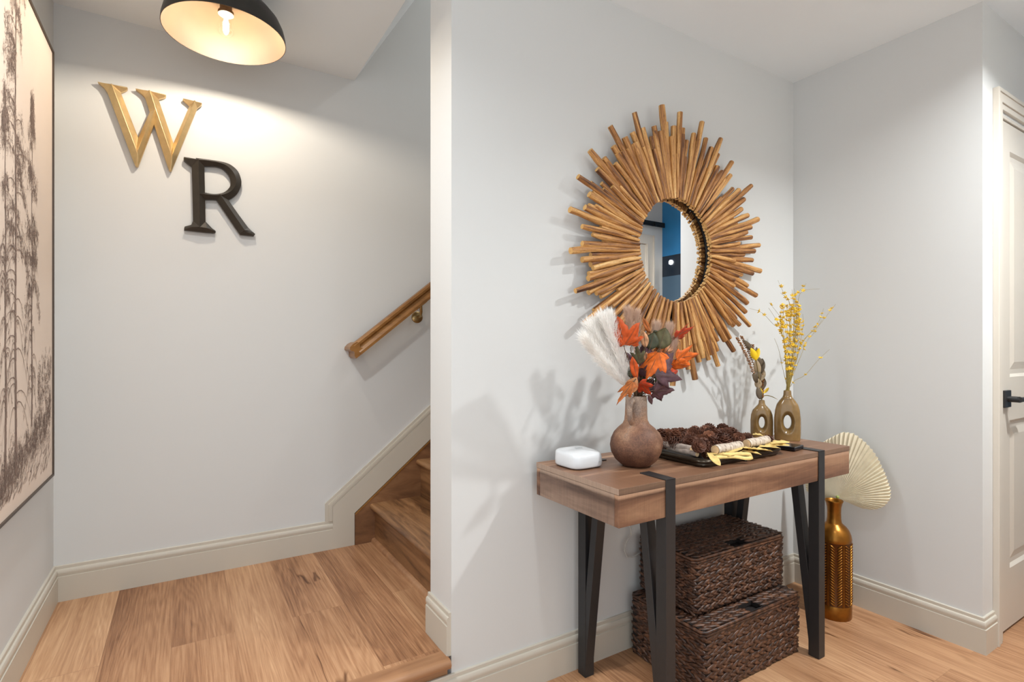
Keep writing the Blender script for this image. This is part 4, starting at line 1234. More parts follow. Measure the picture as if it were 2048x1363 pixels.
for c_ in range(ncol):
    a0 = 2 * PI * c_ / ncol
    for k in range(22):
        z = 0.066 + k * 0.0114
        for s in (-1, 1):
            am = a0 + s * R(11.5)
            c0 = Vector((rr * math.cos(am), rr * math.sin(am), z + 0.004))
            tg = Vector((-math.sin(am), math.cos(am), 0)) * s
            nr = Vector((math.cos(am), math.sin(am), 0))
            d = (tg * 0.82 + UP * 0.62).normalized()
            e = nr.cross(d).normalized()
            mb.ellipsoid(c0, (d * 0.0128, e * 0.0037, nr * 0.0055), 8, 4)
    av = a0 + PI / ncol
    for aa in (av - R(2.2), av + R(2.2)):
        mb.tube([(rr * math.cos(aa), rr * math.sin(aa), 0.058), (rr * math.cos(aa), rr * math.sin(aa), 0.322)], 0.0018, 6)
mb.build('body', [M['copper'], plain('copper_recess', srgb(92, 54, 22), 0.4, 0.7)], FV, angle=50)

# dried palm fan standing in the floor vase
PB = Vector((2.430, 1.2385, 0.492))
PFN = thing('palm_fan', 'dried cream pleated palm fan standing in the copper floor vase', 'dried leaf', PB)
outline = [(-16, 0.10), (-10, 0.135), (0, 0.172), (10, 0.196), (20, 0.206), (30, 0.211), (45, 0.226), (58, 0.250), (70, 0.272), (80, 0.288), (88, 0.284), (98, 0.258), (112, 0.232), (130, 0.205), (150, 0.180), (170, 0.160), (184, 0.148), (195, 0.120)]
def olen(a):
    for (a0, l0), (a1, l1) in zip(outline, outline[1:]):
        if a0 <= a <= a1: return l0 + (l1 - l0) * (a - a0) / (a1 - a0)
    return outline[-1][1]
mb = MB()
NP = 112
for k in range(NP + 1):
    a = -16 + 211 * k / NP
    L = olen(a) * (1.0 if k % 2 else 0.992)
    for j in range(6):
        f = 0.03 + 0.97 * j / 5
        r0 = L * f
        pl = (0.5 if k % 2 else -0.5) * 0.009 * f
        y = -math.cos(R(a)) * r0; z = math.sin(R(a)) * r0
        x = 0.115 * max(0, z) + pl + 0.03 * f * f * abs(math.cos(R(a))) - 0.012 * f
        mb.v.append((x, y, z))
for k in range(NP):
    for j in range(5):
        mb.f.append([k * 6 + j, k * 6 + j + 1, (k + 1) * 6 + j + 1, (k + 1) * 6 + j]); mb.mi.append(0)
o = mb.build('leaf_blade', M['fan'], PFN, smooth=False)
so = o.modifiers.new('thick', 'SOLIDIFY'); so.thickness = 0.0012
mb = MB(); mb.ellipsoid((-0.004, 0, 0.0), ((0.007, 0, 0), (0, 0.007, 0), (0, 0, 0.008)), 12, 8)
mb.build('hub', M['fan_green'], PFN)
mb = MB(); mb.tube([(0, 0, 0.0), (-0.022, -0.004, -0.03), (-0.048, -0.010, -0.09)], 0.0035, 8)
mb.build('stalk', M['fan'], PFN)

# ------------------------------------------------------------------ autumn arrangement in the clay vase
VM = Vector((1.255, 1.270, TZ + 0.222))
def basis(u, v, y):
    p = at_y(u, v, y)
    d = (p - Vector((0, 0, HC))); d.z = 0; d.normalize()
    return p, Vector((d.y, -d.x, 0)), d       # point, screen-right, away
MAPLE = [(-72, .06), (-40, .16), (-14, .36), (2, .60), (10, .50), (17, .46), (24, .56), (33, .72), (40, .94), (46, .80), (52, .74), (58, .54), (64, .58), (70, .72), (75, .70), (80, .86), (85, .90), (90, 1.08)]
def maple_leaf(label, u, v, tu, tv, y, mat, wd=1.0, turn=0.0, pitch=0.0, cup=0.25, kind='maple', name='maple_leaf'):
    """leaf from its stalk end (u, v) to its tip (tu, tv); turn/pitch swing it out of the picture plane"""
    p, rt, aw = basis(u, v, y)
    q = at_y(tu, tv, y)
    ax = (q - p); Ln = ax.length
    ax = ax.normalized()
    nr = rt.cross(ax) if abs(rt.dot(ax)) < 0.95 else aw.cross(ax).cross(ax)
    nr = -aw - ax * (-aw).dot(ax); nr.normalize()          # facing the room
    sd = ax.cross(nr).normalized()
    rot = Quaternion(ax, turn)
    sd = rot @ sd; nr = rot @ nr
    rot2 = Quaternion(sd, pitch)
    ax2 = rot2 @ ax; nr2 = rot2 @ nr
    mb = MB()
    if kind == 'maple':
        cx0 = 0.24
        ol = [(a, r) for a, r in MAPLE] + [(180 - a, r) for a, r in MAPLE[-2::-1]]
        rnd = random.Random(int(u * 7 + v))
        pts = []
        for a, r in ol:
            r *= 0.76 * rnd.uniform(0.93, 1.07)
            pts.append((r * math.cos(R(a)) * wd, cx0 + r * math.sin(R(a))))
        cen = (0, cx0)
    else:
        cen = (0, 0.5)
        hw = {'oval': 0.30, 'lance': 0.16}[kind] * wd
        N = 14
        right = [(hw * math.sin(PI * k / N) ** 0.75 * (1.0 - 0.25 * (k / N)), k / N) for k in range(N + 1)]
        pts = right + [(-x, yv) for x, yv in right[-2:0:-1]]
    rings = (0.34, 0.68, 1.0)
    def P(x, yv):
        n_ = -cup * (x * x * 1.1 + 0.35 * (yv - 0.3) ** 2) + 0.022 * math.sin(x * 17 + yv * 9) - 0.05 * abs(x) * (1 if kind == 'maple' else 2.5)
        return p - p + (sd * x + ax2 * yv + nr2 * n_) * Ln
    mb.v.append(tuple(P(*cen)))
    n = len(pts)
    for f in rings:
        for x, yv in pts:
            mb.v.append(tuple(P(cen[0] + (x - cen[0]) * f, cen[1] + (yv - cen[1]) * f)))
    for k in range(n):
        mb.f.append([0, 1 + k, 1 + (k + 1) % n])
        for j in range(2):
            a = 1 + j * n
            mb.f.append([a + k, a + n + k, a + n + (k + 1) % n, a + (k + 1) % n])
    mb.mi = [0] * len(mb.f)
    o = mb.build(name, mat, loc=p, angle=60)
    so = o.modifiers.new('thick', 'SOLIDIFY'); so.thickness = 0.0007
    tag(o, label, 'leaf')
    # midrib and stalk down into the vase
    st = MB()
    dn = VM - p
    mid = Vector((dn.x * 0.72, dn.y * 0.72, dn.z * 0.38 - 0.006))
    end = dn + Vector((random.uniform(-.012, .012), random.uniform(-.012, .012), -0.035))
    st.tube([P(0, 0.92) + nr2 * 0.0012, P(0, 0.5) + nr2 * 0.0012, P(0, 0.05) + nr2 * 0.0008, mid, end], [0.0004, 0.0008, 0.0012, 0.0014, 0.0014], 6)
    if kind == 'maple':
        for a in (42, 88 - 46 + 2, 138, 4, 176):
            r = 0.60 if 30 < a < 150 else 0.40
            e = (r * math.cos(R(a)) * wd, 0.24 + r * math.sin(R(a)))
            st.tube([P(0, 0.16) + nr2 * 0.0010, P(e[0] * 0.5, 0.16 + (e[1] - 0.16) * 0.5) + nr2 * 0.0012, P(*e) + nr2 * 0.0010], [0.0004, 0.00035, 0.0002], 5)
    st.build('stalk', M['stem'], o)
    return o
random.seed(3)
q = lambda x, y: (1220 + x / 6.195, 600 + y / 6.195)
def ML(label, b, t, y, mat, **k):
    return maple_leaf(label, *q(*b), *q(*t), y, M[mat], **k)
ML('large upright orange maple leaf beside the white plumes', (190, 640), (95, 205), 1.225, 'orange', wd=1.05, turn=0.05)
ML('orange maple leaf lobe standing behind the large upright orange leaf', (250, 610), (345, 340), 1.255, 'orange', wd=0.7, turn=-0.5)
ML('bright orange maple leaf pointing down over the plum leaf', (640, 575), (440, 975), 1.19, 'orange2', wd=0.75, turn=0.6, cup=0.35)
ML('narrow folded orange leaf above the vase mouth', (330, 975), (280, 695), 1.20, 'orange', kind='oval', wd=0.75, turn=0.5)
ML('glossy red-orange leaf curling low over the vase rim', (325, 980), (512, 1192), 1.20, 'red', wd=0.62, turn=0.3, cup=0.5)
ML('orange maple leaf with its tip pointing right', (745, 740), (1110, 675), 1.24, 'orange2', wd=0.5, turn=0.45)
ML('orange leaf lobe below the right-pointing orange leaf', (740, 775), (1005, 818), 1.25, 'orange2', kind='oval', wd=0.85, turn=0.5)
ML('slim red-orange leaf reaching right at the top', (735, 490), (1050, 338), 1.275, 'red', wd=0.42, turn=0.9)
ML('small red leaf below the orange lobe on the right', (700, 925), (850, 872), 1.255, 'red', kind='oval', wd=0.8)
ML('rust brown leaf hanging over the left of the vase rim', (330, 960), (92, 1255), 1.19, 'rust', wd=0.42, turn=0.5, cup=0.4)
ML('large plum maple leaf in the middle of the bouquet', (490, 1000), (790, 650), 1.215, 'purple', wd=1.0, turn=0.1)
ML('plum maple leaf spreading low to the right', (480, 1120), (805, 1125), 1.215, 'purple', wd=0.62, turn=0.3)
ML('plum leaf half hidden behind the bright orange leaf', (470, 950), (385, 790), 1.235, 'purple', kind='oval', wd=1.6)
ML('small plum leaf drooping beside the vase neck', (480, 1170), (520, 1295), 1.205, 'purple', kind='oval', wd=0.8)
ML('plum leaf at the left edge below the large orange leaf', (270, 800), (175, 640), 1.245, 'purple', kind='oval', wd=1.0)
ML('dark green oval leaf near the top of the bouquet', (490, 610), (545, 395), 1.255, 'dgreen', kind='oval', wd=1.5)
ML('big olive green leaf at the top of the bouquet', (610, 605), (690, 335), 1.26, 'green', kind='oval', wd=1.5)
ML('olive lobed leaf right of the large orange leaf', (370, 830), (330, 555), 1.24, 'green', wd=0.6)
ML('green leaf low on the left beside the white plumes', (250, 960), (262, 795), 1.24, 'dgreen', kind='oval', wd=1.1)
ML('small dark green leaf tucked between the two top green leaves', (600, 470), (545, 375), 1.285, 'dgreen', kind='oval', wd=1.5)
ML('brown curled leaf standing tallest in the bouquet', (500, 410), (415, 215), 1.285, 'rust', kind='oval', wd=0.75, turn=0.7)
ML('tan pointed leaf behind the large orange leaf', (440, 590), (415, 380), 1.265, 'peach', kind='oval', wd=0.9)
ML('peach leaf in the centre above the bright orange leaf', (450, 775), (450, 640), 1.235, 'peach', kind='oval', wd=1.0)
ML('tan leaf folded over the vase mouth', (215, 1150), (335, 950), 1.195, 'tan', kind='oval', wd=1.2)
ML('peach leaf behind the orange leaves on the right', (700, 640), (800, 500), 1.285, 'peach', kind='oval', wd=0.9)

ML('dark brown leaf deep in the middle of the bouquet', (420, 900), (430, 700), 1.262, 'rust', wd=0.8)
ML('deep plum leaf behind the folded orange leaf', (330, 1060), (250, 880), 1.25, 'purple', kind='oval', wd=1.2)
ML('olive leaf behind the plum leaves on the right', (560, 1020), (700, 930), 1.25, 'green', kind='oval', wd=1.0)
ML('dark olive leaf filling the centre above the vase mouth', (420, 1120), (410, 920), 1.255, 'dgreen', wd=0.8)
ML('orange leaf base tucked under the right-pointing leaves', (620, 900), (760, 730), 1.262, 'orange', wd=0.7)
ML('plum leaf deep behind the olive lobed leaf', (400, 740), (420, 520), 1.288, 'purple', wd=0.95)
ML('red maple leaf deep behind the plum maple leaf', (540, 900), (660, 700), 1.275, 'red', wd=0.95)
ML('plum maple leaf deep behind the folded orange leaf', (340, 830), (245, 690), 1.272, 'purple', wd=1.0)
ML('dark green maple leaf deep behind the large plum leaf', (450, 960), (570, 760), 1.278, 'dgreen', wd=1.0)
ML('rust maple leaf behind the peach leaf on the right', (610, 740), (700, 560), 1.29, 'rust', wd=0.9)
ML('rust maple leaf low behind the vase rim', (300, 1080), (390, 860), 1.28, 'rust', wd=0.9)
ML('dark plum leaf low in the centre by the vase mouth', (450, 1150), (540, 960), 1.262, 'purple', wd=0.9)
ML('rust leaf beneath the two top green leaves', (520, 780), (600, 560), 1.275, 'rust', wd=0.7)

def plume(label, base, tip, y0, y1, r, mat, n, bend, name='pampas_plume', fluff=0.030):
    p0 = at_y(*base, y0); p1 = at_y(*tip, y1)
    rnd = random.Random(int(tip[0] * 13 + tip[1]))
    t = thing(name, label, 'plume', p0)
    d = p1 - p0; L = d.length; ax = d.normalized()
    sd = ax.cross(Vector((0, 1, 0))).normalized(); nr = ax.cross(sd)
    def cl(f): return ax * (L * f) + sd * (bend * math.sin(f * PI) * L)
    mb = MB()
    st0 = VM - p0 + Vector((0, 0, -0.03))
    mb.tube([st0, cl(0.02), cl(0.3), cl(0.6), cl(0.85)], [0.0015, 0.0014, 0.0012, 0.001, 0.0006], 6)
    mb.build('stem', M['plume_beige'] if mat == 'plume_beige' else M['plume'], t)
    mb = MB()
    for k in range(n):
        f = rnd.random() ** 0.8 * 0.94
        env = r * (math.sin(min(1, f * 1.25 + 0.10) * PI * 0.62)) * (1.0 if f < 0.8 else 1.1 - (f - 0.8) * 1.6)
        an = rnd.uniform(0, 2 * PI); rad = env * rnd.random() ** 0.5
        rdir = sd * math.cos(an) + nr * math.sin(an)
        s = cl(f) + rdir * rad * 0.55
        ln = fluff * rnd.uniform(0.6, 1.25)
        e = s + ax * ln + rdir * (rad * 0.55 + 0.002) + Vector((rnd.gauss(0, .003), rnd.gauss(0, .003), rnd.gauss(0, .003)))
        wv = rdir.cross(ax).normalized() * rnd.uniform(0.0003, 0.0007)
        m_ = s.lerp(e, 0.5) + rdir * 0.0008
        o = len(mb.v)
        mb.v += [tuple(s - wv), tuple(s + wv), tuple(m_ + wv), tuple(m_ - wv), tuple(e)]
        mb.f += [[o, o + 1, o + 2, o + 3], [o + 3, o + 2, o + 4]]; mb.mi += [0, 0]
    mb.build('plume_head', M[mat], t, smooth=False)
    return t
wl = ['white feathery plume leaning farthest left', 'white feathery plume second from the left', 'white feathery plume in the middle of its bunch', 'white feathery plume second nearest the leaves', 'white feathery plume closest to the orange leaf']
for lab, tip, y1, bd in zip(wl, ((1161, 664), (1170, 640), (1184, 632), (1199, 622), (1215, 618)), (1.20, 1.23, 1.25, 1.22, 1.24), (0.02, 0.0, 0.03, 0.0, -0.02)):
    plume(lab, (1259 + (tip[0] - 1190) * 0.12, 775), tip, 1.26, y1, 0.021, 'plume', 3000, bd, fluff=0.024)
bl = ['beige feathery plume behind the large orange leaf', 'beige feathery plume right of the first beige plume', 'beige plume behind the dark green leaf', 'beige plume behind the olive leaf', 'peach plume low behind the right orange leaves']
for lab, b, tip, y in zip(bl, (q(300, 560), q(330, 560), q(560, 560), q(690, 560), q(740, 760)), (q(215, 105), q(330, 140), q(580, 300), q(740, 320), q(790, 490)), (1.285, 1.29, 1.30, 1.30, 1.29)):
    plume(lab, b, tip, y, y, 0.018, 'plume_beige', 1700, 0.0, fluff=0.022)

# ------------------------------------------------------------------ dried sprigs in the small ring vase
SVm = Vector((2.085, 1.372, TZ + 0.155))
v7 = lambda x, y: (1440 + x / 5.24, 640 + y / 5.24)
def path3(pts, ys, base):
    out = [base + Vector((0, 0, -0.03)), base.copy()]
    for (u, v), y in zip(pts, ys): out.append(at_y(u, v, y))
    return out
def smooth_path(P, k=5):
    res = []
    for i in range(len(P) - 1):
        p0 = P[max(i - 1, 0)]; p1 = P[i]; p2 = P[i + 1]; p3 = P[min(i + 2, len(P) - 1)]
        for j in range(k):
            t = j / k
            res.append(0.5 * ((2 * p1) + (p2 - p0) * t + (2 * p0 - 5 * p1 + 4 * p2 - p3) * t * t + (3 * p1 - p0 - 3 * p2 + p3) * t ** 3))
    res.append(P[-1])
    return res
def berry_sprig(label, pts, ys, f0):
    P = smooth_path(path3([v7(*p) for p in pts], ys, SVm))
    t = thing('berry_sprig', label, 'dried flower', SVm)
    mb = MB(); mb.tube([p - SVm for p in P], 0.0011, 6); mb.build('stem', M['stem'], t)
    rnd = random.Random(len(label))
    mb = MB()
    Q = P[int(len(P) * f0):]
    for i in range(len(Q) - 1):
        for j in range(2):
            c = Q[i].lerp(Q[i + 1], j / 2) - SVm
            for m_ in range(6):
                a = rnd.uniform(0, 2 * PI)
                d = Vector((math.cos(a), math.sin(a) * 0.8, rnd.uniform(-.2, .5)))
                mb.ellipsoid(c + d * 0.0052, ((0.0024, 0, 0), (0, 0.0024, 0), (0, 0, 0.0020)), 6, 4)
    mb.build('berry_spike', M['berry'], t)
berry_sprig('rust brown berry sprig leaning far left in the shorter vase', [(420, 790), (370, 620), (310, 450), (240, 300), (175, 180)], [1.372, 1.37, 1.365, 1.36, 1.355], 0.55)
berry_sprig('thin rust berry sprig reaching highest in the shorter vase', [(425, 790), (385, 560), (300, 330), (218, 160)], [1.376, 1.385, 1.39, 1.39], 0.62)
berry_sprig('short rust berry sprig behind the yellow leaf', [(440, 780), (400, 540), (365, 380), (338, 250)], [1.376, 1.386, 1.39, 1.39], 0.55)
berry_sprig('low rust berry sprig at the right of the shorter vase', [(442, 790), (452, 700), (458, 560)], [1.368, 1.366, 1.364], 0.45)
def sprig_leaf(parent, u, v, tu, tv, y, wd, mat, turn=0.2, name='leaf'):
    p, rt, aw = basis(u, v, y); qv = at_y(tu, tv, y)
    ax = qv - p; L = ax.length; ax.normalize()
    nr = (-aw - ax * (-aw).dot(ax)).normalized(); sd = ax.cross(nr)
    rq = Quaternion(ax, turn); sd = rq @ sd; nr = rq @ nr
    mb = MB(); N = 10
    for k in range(N + 1):
        f = k / N
        w_ = wd * L * (math.sin(PI * min(1, f * 0.96 + 0.02)) ** 0.8)
        for s in (-1, 0, 1):
            mb.v.append(tuple(p + ax * (L * f) + sd * (s * w_) + nr * (0.25 * w_ * abs(s) - 0.06 * L * f * f) - parent.location))
    for k in range(N):
        for j in range(2):
            a = k * 3 + j
            mb.f.append([a, a + 1, a + 4, a + 3]); mb.mi.append(0)
    o = mb.build(name, M[mat], parent, angle=80)
    so = o.modifiers.new('thick', 'SOLIDIFY'); so.thickness = 0.0005
    return o
EU = thing('dusty_leaf_sprig', 'sprig of dusty brown-green leaves in the shorter vase', 'dried flower', SVm)
P = smooth_path(path3([v7(*p) for p in ((432, 790), (410, 640), (390, 500), (370, 380))], [1.37, 1.366, 1.362, 1.36], SVm))
mb = MB(); mb.tube([p - SVm for p in P], 0.0012, 6); mb.build('stem', M['stem'], EU)
for b, t_, w_, m_, tr in [((425, 620), (345, 570), 0.42, 'euca', 0.3), ((400, 590), (380, 410), 0.2, 'euca_pale', 0.2), ((430, 560), (440, 400), 0.26, 'euca', -0.4), ((445, 530), (395, 380), 0.22, 'euca', 0.4), ((405, 720), (395, 610), 0.32, 'euca_pale', 0.1), ((440, 730), (455, 600), 0.30, 'euca', -0.3), ((425, 640), (455, 510), 0.26, 'euca_pale', -0.2), ((345, 330), (255, 210), 0.14, 'euca', 0.3), ((420, 830), (395, 700), 0.24, 'euca', 0.4), ((380, 420), (345, 330), 0.2, 'euca', 0.6), ((430, 800), (420, 690), 0.12, 'yleaf', 0.0), ((385, 350), (385, 280), 0.2, 'euca', 0.3)]:
    sprig_leaf(EU, *v7(*b), *v7(*t_), 1.366, w_, m_, tr)
YL = thing('yellow_leaf_sprig', 'sprig with a bright yellow pair of leaves in the shorter vase', 'dried flower', SVm)
P = smooth_path(path3([v7(*p) for p in ((434, 780), (415, 620), (380, 420))], [1.366, 1.358, 1.354], SVm))
mb = MB(); mb.tube([p - SVm for p in P], 0.001, 6); mb.build('stem', M['twig'], YL)
sprig_leaf(YL, *v7(378, 420), *v7(328, 295), 1.352, 0.22, 'bright_yellow', 0.2)
sprig_leaf(YL, *v7(380, 420), *v7(405, 290), 1.350, 0.20, 'bright_yellow', -0.4)
sprig_leaf(YL, *v7(455, 765), *v7(518, 705), 1.36, 0.13, 'yellow', 0.3)
sprig_leaf(YL, *v7(440, 790), *v7(425, 710), 1.362, 0.14, 'bright_yellow', 0.1)
GB = thing('grass_blade', 'long olive grass blade arching right from the shorter vase', 'dried flower', SVm)
P = smooth_path(path3([v7(*p) for p in ((452, 800), (490, 788), (550, 802), (607, 832))], [1.368, 1.364, 1.36, 1.36], SVm))
mb = MB()
mb.tube([p - SVm for p in P], [0.001] * 6 + [0.0018] * (len(P) - 10) + [0.0012, 0.001, 0.0006, 0.0003], 6); mb.build('blade', M['twig'], GB)

# ------------------------------------------------------------------ yellow flowering twigs in the tall ring vase
TVm = Vector((2.126, 1.284, TZ + 0.200))
v6 = lambda x, y: (1480 + x / 5.68, 560 + y / 5.68)
rnd = random.Random(21)
bm_ = MB()
for k in range(5):
    a = 2 * PI * k / 5
    d = Vector((math.cos(a), math.sin(a), 0.5)).normalized()
    bm_.ellipsoid(d * 0.0042, (d * 0.0046, Vector((-d.y, d.x, 0)).normalized() * 0.0022, Vector((0, 0, 0.0012))), 6, 4)
bm_.ellipsoid((0, 0, 0.001), ((0.002, 0, 0), (0, 0.002, 0), (0, 0, 0.002)), 6, 4)
BL_ME = None
twigs = [
    ([(520, 1150), (480, 980), (440, 790), (390, 660)], 'lone twig with few blossoms low on the left'),
    ([(525, 1100), (500, 700), (440, 520), (390, 510), (250, 370), (110, 320)], 'twig bending farthest left with a blossom near its tip'),
    ([(530, 1100), (500, 720), (450, 540), (400, 430), (325, 315)], 'twig leaning upper left'),
    ([(530, 1100), (500, 600), (455, 420), (330, 255)], 'fine twig ending left above the leaning twigs'),
    ([(540, 1100), (560, 600), (560, 260), (490, 130), (430, 0)], 'tallest twig at the top left'),
    ([(545, 1100), (580, 500), (560, 250), (460, 145)], 'twig with a bare tip just under the tallest twig'),
    ([(550, 1100), (620, 500), (605, 250), (590, 105)], 'upright twig at the top centre'),
    ([(555, 1100), (640, 480), (640, 250), (615, 95)], 'upright twig right of the top centre twig'),
    ([(560, 1100), (640, 500), (620, 220), (660, 140), (750, 38)], 'twig leaning to the upper right'),
    ([(565, 1100), (660, 450), (660, 230), (720, 120), (905, 98)], 'twig arching right at the very top'),
    ([(570, 1100), (640, 850), (680, 560), (675, 400)], 'straight thin twig right of the dense middle'),
    ([(575, 1100), (650, 880), (700, 620), (720, 500), (713, 385)], 'dark thin twig standing right of the middle'),
    ([(580, 1120), (680, 760), (760, 640), (880, 500), (950, 320)], 'twig leaning right with a bare tip'),
    ([(585, 1120), (660, 830), (740, 660), (880, 530), (1010, 370), (1088, 270)], 'long twig reaching farthest upper right'),
    ([(580, 1130), (690, 860), (760, 690), (830, 610), (930, 450)], 'twig between the two long right-hand twigs'),
    ([(575, 1200), (620, 1140), (740, 1075), (880, 915), (1018, 785)], 'low twig sweeping out to the right'),
]
for k in range(13):
    x = 470 + 17 * k + rnd.uniform(-8, 8)
    twigs.append(([(535 + 4 * k, 1120), (520 + 9 * k, 820), (x, rnd.uniform(450, 560)), (x + rnd.uniform(-25, 25), rnd.uniform(250, 340))], None))
for ti, (pts, lab) in enumerate(twigs):
    n = len(pts)
    dy = rnd.uniform(-0.04, 0.04) if lab is None else rnd.uniform(-0.025, 0.025)
    ys = [1.284 + dy * (i + 1) / n for i in range(n)]
    P = [TVm + Vector((0, 0, -0.04)), TVm + Vector((rnd.uniform(-.006, .006), rnd.uniform(-.006, .006), 0))] + [at_y(*v6(*p), y) for p, y in zip(pts, ys)]
    P = smooth_path(P, 5)
    t = thing('flowering_twig', lab or 'yellow blossoming twig in the dense middle of the bunch', 'dried flower', TVm, 0, 'yellow twigs in the taller brown vase')
    if lab: t['label'] = 'yellow flowering ' + lab
    mb = MB(); m_ = len(P)
    mb.tube([p - TVm for p in P], [0.0013 - 0.0009 * i / m_ for i in range(m_)], 5); mb.build('stem', M['twig'], t)
    nb = {0: 2, 15: 3}.get(ti, 9 if lab else 18)
    if ti in (1, 4, 8, 9, 12, 13, 14): nb = 6
    for k in range(nb):
        f = rnd.uniform(0.42, 0.93) if lab else rnd.uniform(0.42, 0.97)
        if ti in (0, 15): f = 0.45 + 0.2 * k
        p = P[min(m_ - 1, int(f * m_))] - TVm
        if BL_ME is None:
            o = bm_.build('blossom', M['yellow'], t, angle=80); BL_ME = o.data
        else:
            o = bpy.data.objects.new('blossom', BL_ME); COL.objects.link(o); o.parent = t
        o.location = p + Vector((rnd.uniform(-.002, .002), rnd.uniform(-.002, .002), 0))
        o.rotation_euler = (rnd.uniform(-1, 1), rnd.uniform(-1, 1), rnd.uniform(0, 6))
        s = rnd.uniform(0.85, 1.4); o.scale = (s, s, s)

# ------------------------------------------------------------------ tray with pine cones, logs and leaves
TRX0, TRX1, TRY0, TRY1 = 1.402, 1.825, 1.122, 1.425
tcx, tcy = (TRX0 + TRX1) / 2, (TRY0 + TRY1) / 2
TR = thing('tray', 'dark bronze rectangular tray filled with pine cones', 'tray', (tcx, tcy, TZ))
mb = MB()
def rrect(hx, hy, r, z, n=8):
    out = []
    for cxs, cys, a0 in ((1, -1, -90), (1, 1, 0), (-1, 1, 90), (-1, -1, 180)):
        for k in range(n + 1):
            a = R(a0 + 90 * k / n)
            out.append((cxs * (hx - r) + r * math.cos(a), cys * (hy - r) + r * math.sin(a), z))
    return out
HX, HY = (TRX1 - TRX0) / 2, (TRY1 - TRY0) / 2
ringsT = [(0.012, 0.0), (0.004, 0.001), (0.0, 0.006), (0.001, 0.012), (-0.004, 0.015), (-0.007, 0.019), (-0.006, 0.023), (-0.002, 0.026), (0.006, 0.027), (0.016, 0.024), (0.022, 0.012), (0.026, 0.006)]
for d, z in ringsT: mb.v.extend(rrect(HX - d, HY - d, 0.035, z))
n = 36
for i in range(len(ringsT) - 1):
    for k in range(n):
        mb.f.append([i * n + k, i * n + (k + 1) % n, (i + 1) * n + (k + 1) % n, (i + 1) * n + k]); mb.mi.append(0)
mb.f.append(list(range(n - 1, -1, -1))); mb.f.append([(len(ringsT) - 1) * n + k for k in range(n)]); mb.mi += [0, 0]
mb.build('tray_body', M['tray'], TR, angle=60)
mb = MB(); mb.box(-0.006, 0.006, -HY - 0.0035, -HY + 0.004, 0.001, 0.015)
mb.build('rim_clip', M['black'], TR, smooth=False)

rnd = random.Random(8)
cm = MB()
CR, CHt = 0.023, 0.044
for k in range(46):
    f = (k + 0.5) / 46
    a = k * 2.39996
    z = CHt * (0.04 + 0.92 * f)
    env = CR * (math.sin(PI * (0.16 + 0.80 * f)) ** 0.8)
    out = Vector((math.cos(a), math.sin(a), 0)); tg = Vector((-out.y, out.x, 0))
    lift = -0.25 + 1.5 * f
    tipd = (out + UP * lift * 0.6).normalized()
    base = out * env * 0.25 + UP * (z - 0.004)
    tip = out * env * 0.35 + tipd * env * 0.70 + UP * (z - 0.002)
    w0, w1 = 0.0026, 0.0084 * (0.65 + 0.5 * math.sin(PI * f))
    th = UP * 0.0011
    vs = [base - tg * w0, base + tg * w0, tip.lerp(base, 0.22) + tg * w1, tip + tipd * 0.0018, tip.lerp(base, 0.22) - tg * w1]
    vs2 = [p - th * (0.4 if i in (0, 1) else 1.2) for i, p in enumerate(vs)]
    cm.add(vs + vs2, [(0, 1, 2, 3, 4), (9, 8, 7, 6, 5), (0, 5, 6, 1), (1, 6, 7, 2), (2, 7, 8, 3), (3, 8, 9, 4), (4, 9, 5, 0)])
cm.ellipsoid((0, 0, CHt * 0.48), ((CR * 0.42, 0, 0), (0, CR * 0.42, 0), (0, 0, CHt * 0.46)), 8, 6)
CONE = None
def cone_at(p, eul, s, label, grp):
    global CONE
    if CONE is None:
        o = cm.build('pine_cone', M['cone'], smooth=False); CONE = o.data
    else:
        o = bpy.data.objects.new('pine_cone', CONE); COL.objects.link(o)
    o.location = p; o.rotation_euler = eul; o.scale = (s, s, s)
    return tag(o, label, 'pine cone', grp)
GP = 'brown pine cones heaped in the tray'
def zsurf(z): return TZ + z
cone_at(at_y(1393, 893, 1.175), (R(68), 0.1, R(-28)), 1.0, 'brown pine cone facing front between the left and front logs', GP)
cone_at(at_y(1349, 881, 1.285), (R(12), 0.1, 1.0), 0.95, 'brown pine cone standing upright at the left of the heap', GP)
cone_at(at_y(1417, 873, 1.30), (R(30), 0.3, 0.4), 1.05, 'brown pine cone highest on the heap', GP)
cone_at(at_y(1527, 882, 1.24), (R(75), 0.2, R(60)), 0.9, 'brown pine cone at the right end of the heap', GP)
for row, (yy, zc, x0, x1, nn) in enumerate(((1.188, 0.030, 1.50, 1.775, 9), (1.222, 0.042, 1.465, 1.78, 10), (1.262, 0.050, 1.455, 1.78, 10), (1.305, 0.054, 1.445, 1.775, 10), (1.345, 0.050, 1.445, 1.77, 10), (1.378, 0.040, 1.45, 1.77, 9))):
    for k in range(nn):
        x = x0 + (x1 - x0) * k / (nn - 1) + rnd.uniform(-.008, .008)
        cone_at((x, yy + rnd.uniform(-.008, .008), zsurf(zc + rnd.uniform(-.006, .008))), (rnd.uniform(0.2, 1.9), rnd.uniform(-1, 1), rnd.uniform(0, 6)), rnd.uniform(0.85, 1.1), 'brown pine cone in the middle of the heap on the tray', GP)

